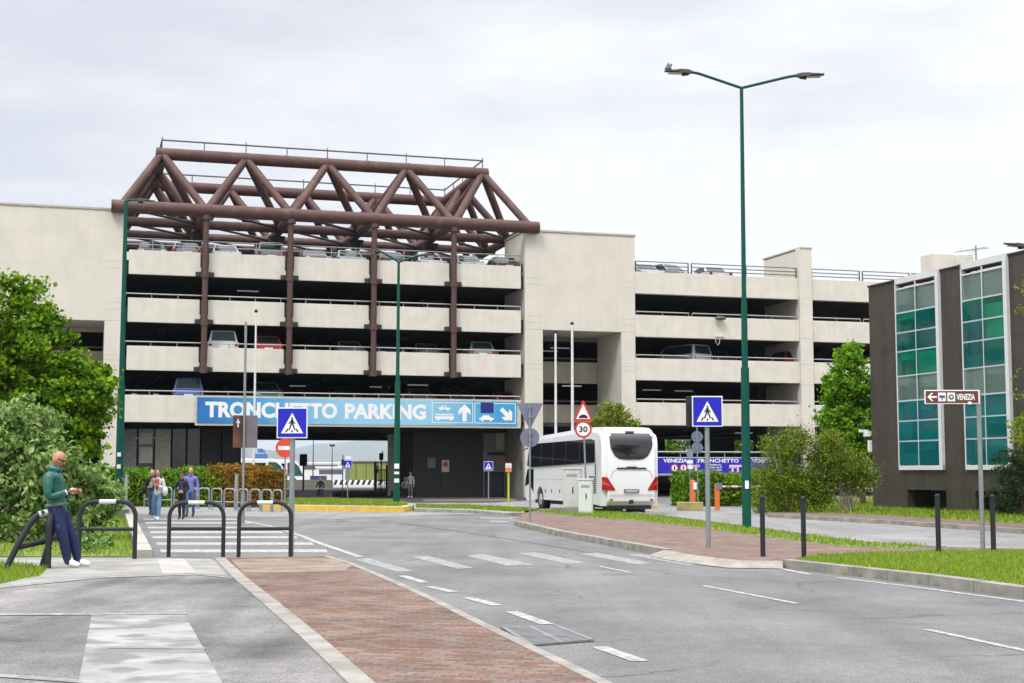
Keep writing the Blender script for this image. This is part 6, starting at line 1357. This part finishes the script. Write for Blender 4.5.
def limbs(par, base, lobes, r, name='trunk', m=None, n=7):
    g = MB(); b = Vector(base); top = max(lobes, key=lambda l: l[2]); mid = Vector((b.x * .5 + top[0] * .5, b.y * .5 + top[1] * .5, b.z + (top[2] - b.z) * .45))
    g.tube([b - Vector((0, 0, .05)), b.lerp(mid, .5) + Vector((.05, .03, 0)), mid, Vector(top[:3])], [r * 1.25, r, r * .8, r * .2], 9)
    for l in lobes:
        q = Vector(l[:3]); s = b.lerp(mid, random.uniform(.55, 1)); g.tube([s, s.lerp(q, .5) + Vector((random.gauss(0, .1), random.gauss(0, .1), .1)), q], [r * .5, r * .35, r * .1], 7)
        for k in range(3):
            e_ = q + Vector((random.uniform(-1, 1) * l[3], random.uniform(-1, 1) * l[4], random.uniform(-.3, 1) * l[5])) * .8; g.tube([s.lerp(q, .6), e_], [r * .2, r * .05], 5)
    return g.build(name, m or M_bark, par, smooth=60)
def tree(name, label, cat, loc, lobes, m, nclump, per, cr, size, r=.12, aspect=.6, shell=.55, trunk='trunk', crownname='crown', group=None, tm=None, flat=1.0, droop=.25):
    t = thing(name, label, cat, loc, 0, group); limbs(t, (0, 0, 0), lobes, r, trunk, tm)
    C, O = crown(lobes, nclump, per, cr, shell, flat); keep = C[:, 2] > .03; leaves(crownname, C[keep], size, m, t, aspect, O[keep], droop)
    return t
# big maple on the left (crown runs out of the frame)
Y = 47.0; s = Y / FPX
def L(px, py, Y0, r3, dy=0): q = VY(px, py, Y0 + dy); return (q.x, q.y, q.z, *r3)
def local(lobes, loc): return [(a - loc.x, b - loc.y, c - loc.z, d, e, f) for a, b, c, d, e, f in lobes]
loc = VY(10, 500, Y); loc.z = ZP
lob = [L(8, 318, Y, (1.6, 1.5, 1.5)), L(-45, 350, Y, (2.2, 2.0, 2.0), .5), L(40, 352, Y, (1.5, 1.5, 1.3), -.3), L(78, 385, Y, (1.15, 1.3, 1.1), .2), L(20, 395, Y, (2.0, 1.9, 1.4), -.6), L(82, 418, Y, (.95, 1.1, .85), .3), L(-50, 420, Y, (2.2, 2, 1.6)), L(40, 430, Y, (1.6, 1.5, 1.2), -.2), L(95, 396, Y, (.65, .8, .5), -.3), L(70, 447, Y, (.8, 1, .5), .4)]
tree('maple_tree', 'large dense bright green maple at the left edge before the garage tower', 'tree', loc, local(lob, loc), L_maple, 700, 80, .32, .15, .2, .75, .5)
# big flowering shrub in front of it
Y = 33.0; loc = VY(20, 560, Y); loc.z = ZP
lob = [L(5, 440, Y, (1.0, 1.0, .85)), L(40, 470, Y, (.95, 1.0, .8), -.3), L(-30, 480, Y, (1.3, 1.2, 1.2)), L(70, 493, Y, (.85, .8, .7), .3), L(15, 500, Y, (1.1, 1, .9), -.6), L(88, 488, Y, (.62, .7, .5), .3), L(60, 520, Y, (.8, .7, .6), -.2), L(0, 530, Y, (1.1, .9, .7), -.5), L(100, 505, Y, (.45, .6, .4), .5), L(84, 535, Y, (.5, .5, .42)), L(30, 420, Y, (.7, .8, .5), .5)]
tree('viburnum_shrub', 'big pale-leaved shrub spreading behind the leaning man', 'shrub', loc, local(lob, loc), L_bush, 560, 40, .22, .15, .09, .5, .6, 'stems', 'foliage', droop=.45)
for px, py, h, lab in ((84, 552, .35, 'low broad-leaved weed in the grass bed near the kerb'), (99, 549, .25, 'small weed in the grass bed beside the hoop')):
    loc = G(px, py, ZP); tree('weed_plant', lab, 'plant', loc, [(0, 0, h * .5, .3, .25, h * .5)], L_bush, 14, 14, .12, .10, .015, .5, .6, 'stems', 'foliage')
# street tree on the right
Y = 66.0; loc = VY(863, 500, Y); loc.z = ZI
lob = [L(851, 362, Y, (.5, .5, .8)), L(840, 388, Y, (.75, .8, .9)), L(862, 395, Y, (.7, .8, .9), .2), L(838, 415, Y, (.75, .8, .8)), L(860, 430, Y, (.85, .8, .9), -.2), L(846, 450, Y, (.85, .8, .75), .1), L(866, 455, Y, (.6, .6, .6))]
tree('street_tree', 'upright bright green tree beside the corner of the dark office', 'tree', loc, local(lob, loc), L_fresh, 330, 52, .30, .16, .12, .7, .5)
# loose olive shrubs
Y = 55.5
for px, lob, seed, lab in ((785, [L(785, 452, Y, (.85, .8, .75)), L(772, 478, Y, (.75, .8, .8)), L(795, 482, Y, (.95, .8, .95)), L(800, 438, Y, (.45, .5, .35)), L(785, 500, Y, (.9, .7, .5))], 1, 'loose olive-green shrub right of the tall lamp post'),
                            (846, [L(825, 455, Y, (.7, .8, .75)), L(845, 470, Y, (.95, .8, .8)), L(862, 478, Y, (.5, .6, .6)), L(832, 440, Y, (.45, .5, .35)), L(820, 492, Y, (.6, .6, .6))], 2, 'wispy olive shrub with leaning pale stems before the street tree')):
    loc = VY(px if px < 800 else 848, 512, Y); loc.z = ZI; ll = local(lob, loc)
    t = tree('olive_shrub', lab, 'shrub', loc, ll, L_olive, 620, 36, .30, .095, .04, .4, .85, 'stems', 'foliage', flat=1.5, tm=M_stem)
    g = MB()
    for k in range(26):
        l = random.choice(ll); a = Vector((random.gauss(0, .12), random.gauss(0, .1), 0)); b = Vector(l[:3]) + Vector((random.uniform(-1, 1) * l[3], random.uniform(-1, 1) * l[4], random.uniform(0, 1.3) * l[5])); g.tube([a, a.lerp(b, .5) + Vector((0, 0, .25)), b], [.022, .014, .005], 5)
    g.build('branches', M_stem, t)
# little tree behind the coach, dark shrub on the right, branches of the tree just outside the frame
Y = 80.0; loc = VY(614, 495, Y); loc.z = 0; lob = [L(610, 415, Y, (.95, .9, .75)), L(598, 432, Y, (.8, .8, .7)), L(622, 432, Y, (.85, .8, .7)), L(632, 425, Y, (.45, .5, .4)), L(604, 455, Y, (1, .9, .9))]
tree('small_tree', 'small yellow-green tree whose top shows above the coach', 'tree', loc, local(lob, loc), L_yel, 150, 46, .3, .16, .08, .6, .6)
Y = 50.0; loc = VY(1018, 525, Y); loc.z = ZI; lob = [L(1012, 466, Y, (.65, .7, .6)), L(1025, 480, Y, (1.0, .9, 1.0)), L(1005, 495, Y, (.55, .6, .55)), L(1040, 455, Y, (1.0, .8, .9)), L(1012, 508, Y, (.6, .6, .4))]
tree('evergreen_shrub', 'dark bushy evergreen at the right edge in front of the office', 'shrub', loc, local(lob, loc), L_dark, 330, 40, .2, .08, .08, .45, .55, 'stems', 'foliage')
Y = 38.0; loc = VY(1092, 545, Y); loc.z = ZI; lob = [L(1090, 340, Y, (1.4, 1.2, 1.4)), L(1040, 292, Y, (.55, .5, .5)), L(1038, 425, Y, (.68, .6, .55)), L(1046, 385, Y, (.7, .7, .6)), L(1080, 420, Y, (1.1, 1, .9)), L(1060, 300, Y, (1.0, 1.0, .8)), L(1030, 436, Y, (.4, .4, .3))]
tree('roadside_tree', 'yellow-green tree just right of the view, its branch tips reaching in', 'tree', loc, local(lob, loc), L_yel, 260, 40, .26, .12, .12, .5, .6)
# hedges: leafy skin over a dark twiggy core
def hedge(name, label, pts, h, d, m, n, size, cat='hedge'):
    c = sum((Vector(p) for p in pts), Vector()) / len(pts); t = thing(name, label, cat, (c.x, c.y, 0)); C = []; O = []; g = MB()
    for a, b in zip(pts[:-1], pts[1:]):
        a, b = Vector(a) - c, Vector(b) - c; u = (b - a).normalized(); nn = Vector((-u.y, u.x, 0)); Ln = (b - a).length
        ia, ib = a + u * .35, b - u * .35; q = [ia - nn * d * .36, ib - nn * d * .36, ib + nn * d * .36, ia + nn * d * .36]; g.prism([(v.x, v.y) for v in q], 0, h * .84)
        k = int(n * Ln); s = rng.random(k); w = rng.random(k) * 2 - 1; z = rng.random(k)
        bump = 1 + .10 * np.sin(s * Ln * 1.9) + .07 * np.sin(s * Ln * 4.3 + 1) + .05 * rng.normal(size=k)
        face = rng.random(k) < .5; top = ~face
        ww = np.where(face, np.sign(w) * (.5 + .06 * rng.normal(size=k)), w * .5) * d * bump; zz = np.where(top, h * (bump * .97 - .05 * rng.random(k)), z * h * bump)
        P = np.array(a)[None] * (1 - s[:, None]) + np.array(b)[None] * s[:, None] + np.array(nn)[None] * ww[:, None]; P[:, 2] = zz
        e_ = int(n * d * .6); S0 = np.where(rng.random(e_) < .5, 0., Ln) + rng.normal(size=e_) * .06; wv_ = (rng.random(e_) - .5) * d; P2 = np.array(a)[None] + np.array(u)[None] * S0[:, None] + np.array(nn)[None] * wv_[:, None]; P2[:, 2] = rng.random(e_) * h; C.append(P2); O.append(np.array(u)[None] * np.sign(S0 - Ln / 2)[:, None])
        C.append(P); o = np.array(nn)[None] * np.where(face, np.sign(w), 0)[:, None]; o[:, 2] = np.where(top, 1, 0); O.append(o)
    g.build('twigs', M_core, t); leaves('foliage', np.concatenate(C), size, m, t, .6, np.concatenate(O) * 1.2); return t
def gp3(px, Y): q = VY(px, 480, Y); q.z = 0; return q
hedge('clipped_hedge', 'long clipped green hedge behind the cycle hoops', [gp3(112, 70.5), gp3(232, 69)], 1.62, 2.0, L_hedge, 3000, .13)
hedge('reddening_hedge', 'taller hedge end turning red-brown beside the green clipped hedge', [gp3(228, 69.5), gp3(270, 68)], 1.75, 2.2, L_rust, 4200, .13)
hedge('clipped_hedge', 'green clipped hedge before the blue banner behind the barrier posts', [gp3(680, 70), gp3(812, 72)], 1.5, 2.0, L_hedge, 2800, .14)
C_ = gp3(758, 58)
tree('yellow_shrub', 'small yellowish shrub at the foot of the loose olive shrub', 'shrub', C_, [(0, 0, .45, .5, .4, .45), (.5, 0, .35, .4, .4, .35)], L_yel, 60, 22, .15, .09, .02, .45, .6, 'stems', 'foliage')
# trees on the far side, seen through the ground storey
for px, lab in ((655, 'far dark tree seen through the left ground floor opening of the right wing'), (682, 'far tree seen through the ground floor opening right of the coach'), (742, 'far tree seen through the opening behind the tall lamp post'), (752, 'far tree at the right side of the opening behind the tall lamp post')):
    q = VY(px, 440, 165); loc = Vector((q.x, 165, 0)); tree('far_tree', lab, 'tree', loc, [(0, 0, 5, 2.2, 2, 2.2), (-1, 0, 6.5, 1.5, 1.5, 1.5), (1, 0, 4, 1.6, 1.5, 1.4)], L_hedge, 90, 22, .6, .4, .2)
# ================================================================== what shows through the underpass
g = MB(); g.sheet([(-60, 141), (40, 141), (40, 420), (-260, 420)], 0.004); struct(g, 'far_road', mat('far_asphalt', (0.27, 0.26, 0.25), .9, var=.2, scale=.2))
def fb(px0, px1, py0, py1, Y): a, b = VY(px0, py1, Y), VY(px1, py0, Y); return a.x, b.x, max(a.z, 0.0), b.z
Y = 205; x0, x1, z0, z1 = fb(345.5, 394, 463, 484, Y); M_olv = mat('olive_cladding', (0.20, 0.24, 0.055), .7, var=.1, streak=.15)
t = thing('cabin_building', 'olive green box building beyond the underpass with a dark window', 'building', (x0, Y, 0))
g = MB(); g.bx(0, x1 - x0, 0, 6, 0, z1); g.build('wall', M_olv, t); g = MB(); g.bx(-.1, x1 - x0 + .1, -.1, 6.1, z1, z1 + .25); g.build('roof', mat('dark_roof_edge', (.05, .05, .05), .7), t); g = MB(); g.bx(-.05, .5, -.06, 0, 0, z1); g.build('corner_panel', mat('grey_corner', (.16, .16, .16), .7), t)
s = Y / FPX; g = MB(); g.bx(28 * s - 0, 33 * s, -.06, .0, z1 - 10 * s, z1 - 2 * s); g.build('window', M_sblack, t); g = MB(); [g.bx(a * s, a * s + .12, -.05, 0, .1, z1 - .05) for a in (10, 20, 40)]; g.build('panel_joint', mat('olive_joint', (.10, .12, .03), .8), t)
Y = 185; x0, x1, z0, z1 = fb(322, 384, 483, 488, Y); t = thing('striped_barrier', 'low black and white striped barrier in front of the olive building', 'barrier', (x0, Y, 0)); g = MB(); n = 22; w = (x1 - x0) / n
for k in range(n): g.add([(k * w, 0, .0), (k * w + w, 0, 0), (k * w + w + .25, 0, .62), (k * w + .25, 0, .62), (k * w, .4, .0), (k * w + w, .4, 0), (k * w + w + .25, .4, .62), (k * w + .25, .4, .62)], [(0, 1, 2, 3), (4, 7, 6, 5), (3, 2, 6, 7), (0, 3, 7, 4), (1, 5, 6, 2)], k % 2)
g.build('block', [M_sblack, M_swhite], t)
for px0, px1, py, Y, lab in ((300, 340, 463.5, 330, 'white flat-roofed port building beyond the underpass, left one'), (316, 345, 468, 300, 'white building with dark window band beside the olive building')):
    x0, x1, z0, z1 = fb(px0, px1, py, 490, Y); t = thing('port_building', lab, 'building', (x0, Y, 0)); g = MB(); g.bx(0, x1 - x0, 0, 12, 0, z1); g.build('wall', mat('white_render', (.62, .62, .62), .8), t); s = Y / FPX
    g = MB(); g.bx(.6, x1 - x0 - .6, -.08, 0, z1 - 6 * s, z1 - 1.6 * s); g.build('window_band', mat('dark_band', (.08, .085, .1), .3), t); g = MB(); g.bx(-.2, x1 - x0 + .2, -.2, 12.2, z1, z1 + .3); g.build('roof', M_swhite, t)
x0, x1, z0, z1 = fb(310, 325, 477, 481, 240); t = thing('blue_container', 'dark blue low container in front of the white port buildings', 'container', (x0, 240, 0)); g = MB(); g.bx(0, x1 - x0, 0, 2.5, .3, z1 + .2); g.build('box', mat('dark_blue_box', (.02, .03, .12), .6), t); g = MB(); [g.bx(k * .4, k * .4 + .1, -.04, 0, .35, z1 + .15) for k in range(1, int((x1 - x0) / .4))]; g.build('rib', mat('dark_blue_box', (.02, .03, .12), .6), t)
# white coaches parked beyond
M_wv = mat('far_coach_white', (.7, .7, .71), .4)
for px, Y, lab in ((270, 165, 'white parked coach beyond the hedge, nearest of two with dark slanted windscreens'), (289, 178, 'white parked coach beyond the hedge, second of two with dark slanted windscreens')):
    a = VY(px, 470, Y); t = thing('parked_coach', lab, 'coach', (a.x, Y, 0), R(14)); g = MB(); g.slab([(-5.5, .35), (1.85, .35), (2.0, 1.2), (1.3, 2.5), (.9, 3.0), (.3, 3.15), (-5.5, 3.2)], 0, 2.4); g.build('body', M_wv, t, bevel=.1)
    g = MB(); g.slab([(-.2, 1.2), (1.75, 1.15), (1.2, 2.35), (.7, 2.75), (-.2, 2.8)], -.03, -.004); g.build('window', mat('greenish_glass', (.03, .09, .08), .08), t); g = MB(); g.bx(-5.4, -.5, -.03, -.004, 1.6, 2.7); g.build('side_window', M_gl, t)
    for x in (-4, .6): g = MB(); g.tube([(x, -.02, .45), (x, .3, .45)], .45, 16); g.build('wheel', M_tyre, t)
a = VY(260, 463, 430); t = thing('gantry_crane', 'small blue gantry crane far beyond the hedge', 'crane', (a.x, 430, 0)); sc = 430 / FPX; M_cr = mat('crane_blue', (.03, .14, .42), .6); zt = VY(260, 456, 430).z
g = MB(); g.bx(-7 * sc, 7 * sc, -.6, .6, zt - .9, zt + .6); g.bx(-2 * sc, 2.5 * sc, -.5, .5, zt + 1.0, zt + 2.2); g.build('beam', M_cr, t)
for x in (-6, -3.5, 5, 6.6): g = MB(); g.tube([(x * sc, 0, 0), (x * sc, 0, zt)], .3, 6); g.build('leg', M_cr, t)
g = MB(); g.tube([(4 * sc, 0, zt), (4 * sc, 0, zt + 6 * sc)], .15, 5); g.tube([(0, 0, zt + 2), (4 * sc, 0, zt + 4 * sc)], .12, 5); g.build('mast', M_cr, t)
# signs, posts and fence near the far mouth
p = G(303, 493, 0); t = thing('board_sign', 'dark square board on a thin post seen from behind beyond the low wall', 'sign', p); s = p.y / FPX; zb, zt = VY(303, 466, p.y).z, VY(303, 454, p.y).z
g = MB(); g.bx(-3.7 * s, 3.7 * s, -.05, .05, zb, zt); g.build('board', mat('dark_board', (.09, .075, .07), .7), t); g = MB(); g.tube([(0, .08, 0), (0, .08, zt)], .07, 6); g.build('pole', M_anth, t); g = MB(); g.disc(0, (zb + zt) / 2, 1.8 * s, -.07, -.055, 0, 14); g.build('round_mark', mat('dull_red', (.16, .04, .04), .7), t)
for px, yt, lab in ((375, 463, 'pale thin post just left of the mesh gate'), (387, 466, 'dark post by the pale column of the underpass')):
    p = G(px, 492, 0); t = thing('fence_post', lab, 'post', p); g = MB(); g.tube([(0, 0, 0), (0, 0, VY(px, yt, p.y).z)], .12, 6); g.build('post', M_galv if px < 380 else M_anth, t)
    g = MB(); g.ball((0, 0, VY(px, yt, p.y).z), (.15, .15, .08), 8, 4); g.build('cap', M_anth, t)
p = G(384, 491, 0); t = thing('mesh_gate', 'grey-green mesh gate by the right side of the passage', 'gate', p); s = p.y / FPX; g = MB(); zt = VY(384, 470, p.y).z
for k in range(12): x = -9 * s + k * 17 * s / 11; g.tube([(x, 0, .1), (x, 0, zt)], .035, 4)
g.build('bar', mat('gate_green', (.14, .17, .11), .6), t); g = MB(); [g.tube([(-9 * s, 0, z), (8 * s, 0, z)], .05, 5) for z in (.15, zt * .5, zt)]; g.build('rail', mat('gate_green', (.14, .17, .11), .6), t)
p = G(381, 492, 0); t = thing('traffic_light', 'small dark traffic light above the mesh gate, seen from behind', 'traffic light', p); s = p.y / FPX; zt, zb = VY(381, 453, p.y).z, VY(381, 460, p.y).z
g = MB(); g.bx(-2 * s, 2 * s, -.2, .2, zb, zt); g.build('housing', M_sblack, t, bevel=.04); g = MB(); g.tube([(0, 0, 0), (0, 0, zb)], .06, 6); g.tube([(.1, 0, zt), (.1, 0, zt + 2 * s)], .04, 5); g.build('pole', M_anth, t)
g = MB(); g.sheet([(-45, 142), (-22, 142), (-22, 160), (-48, 160)], .012); struct(g, 'lawn', M_soil)
x0, x1, z0, z1 = fb(285, 330, 487, 494, 146); t = thing('planter_wall', 'low concrete planter wall with grass on top beyond the underpass', 'planter', (x0, 146, 0)); g = MB(); g.bx(0, x1 - x0, 0, 2.5, 0, .75); g.build('wall', mat('planter_concrete', (.18, .17, .15), .9), t); g = MB(); g.bx(.1, x1 - x0 - .1, .1, 2.4, .75, .85); g.build('turf', M_soil, t)
for px, Y, h, lab in ((313, 250, 9, 'thin dark mast among the port buildings'), (332, 280, 7, 'second thin mast right of the port buildings')):
    a = VY(px, 470, Y); t = thing('mast', lab, 'mast', (a.x, Y, 0)); g = MB(); g.tube([(0, 0, 0), (0, 0, h)], [.12, .06], 5); g.build('pole', M_anth, t); g = MB(); g.bx(-.5, .5, -.1, .1, h - .4, h); g.build('lamp', M_anth, t)
# hills far away across the lagoon, in real air
def hills(name, Y, prof, depth, m):
    xs = np.linspace(-.9 * Y, .9 * Y, 140); g = MB(); n = len(xs)
    hz = [prof(x / Y) for x in xs]
    rows = [(0, 0.0), (.3, .55), (.6, .9), (1, 1.0), (1.6, .5)]
    v = [(x, Y + depth * d, h * k * (1 + .12 * math.sin(i * 1.7 + d * 5)) - 2) for d, k in rows for i, (x, h) in enumerate(zip(xs, hz))]
    f = [(r * n + i, r * n + i + 1, (r + 1) * n + i + 1, (r + 1) * n + i) for r in range(len(rows) - 1) for i in range(n - 1)]
    g.add(v, f); return struct(g, name, m, smooth=80)
M_hill = mat('hill_green', (0.05, 0.08, 0.045), .95, var=.3, scale=.01)
hills('hills', 9000, lambda a: 3.4 * (38 + 22 * math.sin(a * 21 + .9) + 9 * math.sin(a * 57) + 5 * math.sin(a * 131)), 1700, M_hill)
hills('mountains', 12500, lambda a: 3.4 * (70 + 26 * math.sin(a * 13 + 2.2) + 12 * math.sin(a * 41 + 1) + 6 * math.sin(a * 97)), 2400, M_hill)
hm = bpy.data.materials.new('haze_air'); hm.use_nodes = True; n_ = hm.node_tree; n_.nodes.remove(n_.nodes['Principled BSDF'])
pv = n_.nodes.new('ShaderNodeVolumePrincipled'); pv.inputs['Color'].default_value = (0.80, 0.90, 1.0, 1); pv.inputs['Density'].default_value = 0.00007; pv.inputs['Anisotropy'].default_value = 0.2
n_.links.new(pv.outputs[0], n_.nodes['Material Output'].inputs['Volume'])
g = MB(); g.bx(-14100, 14100, -310, 17100, -3.5, 480); hz = g.build('haze', hm); tag(hz, kind='stuff')
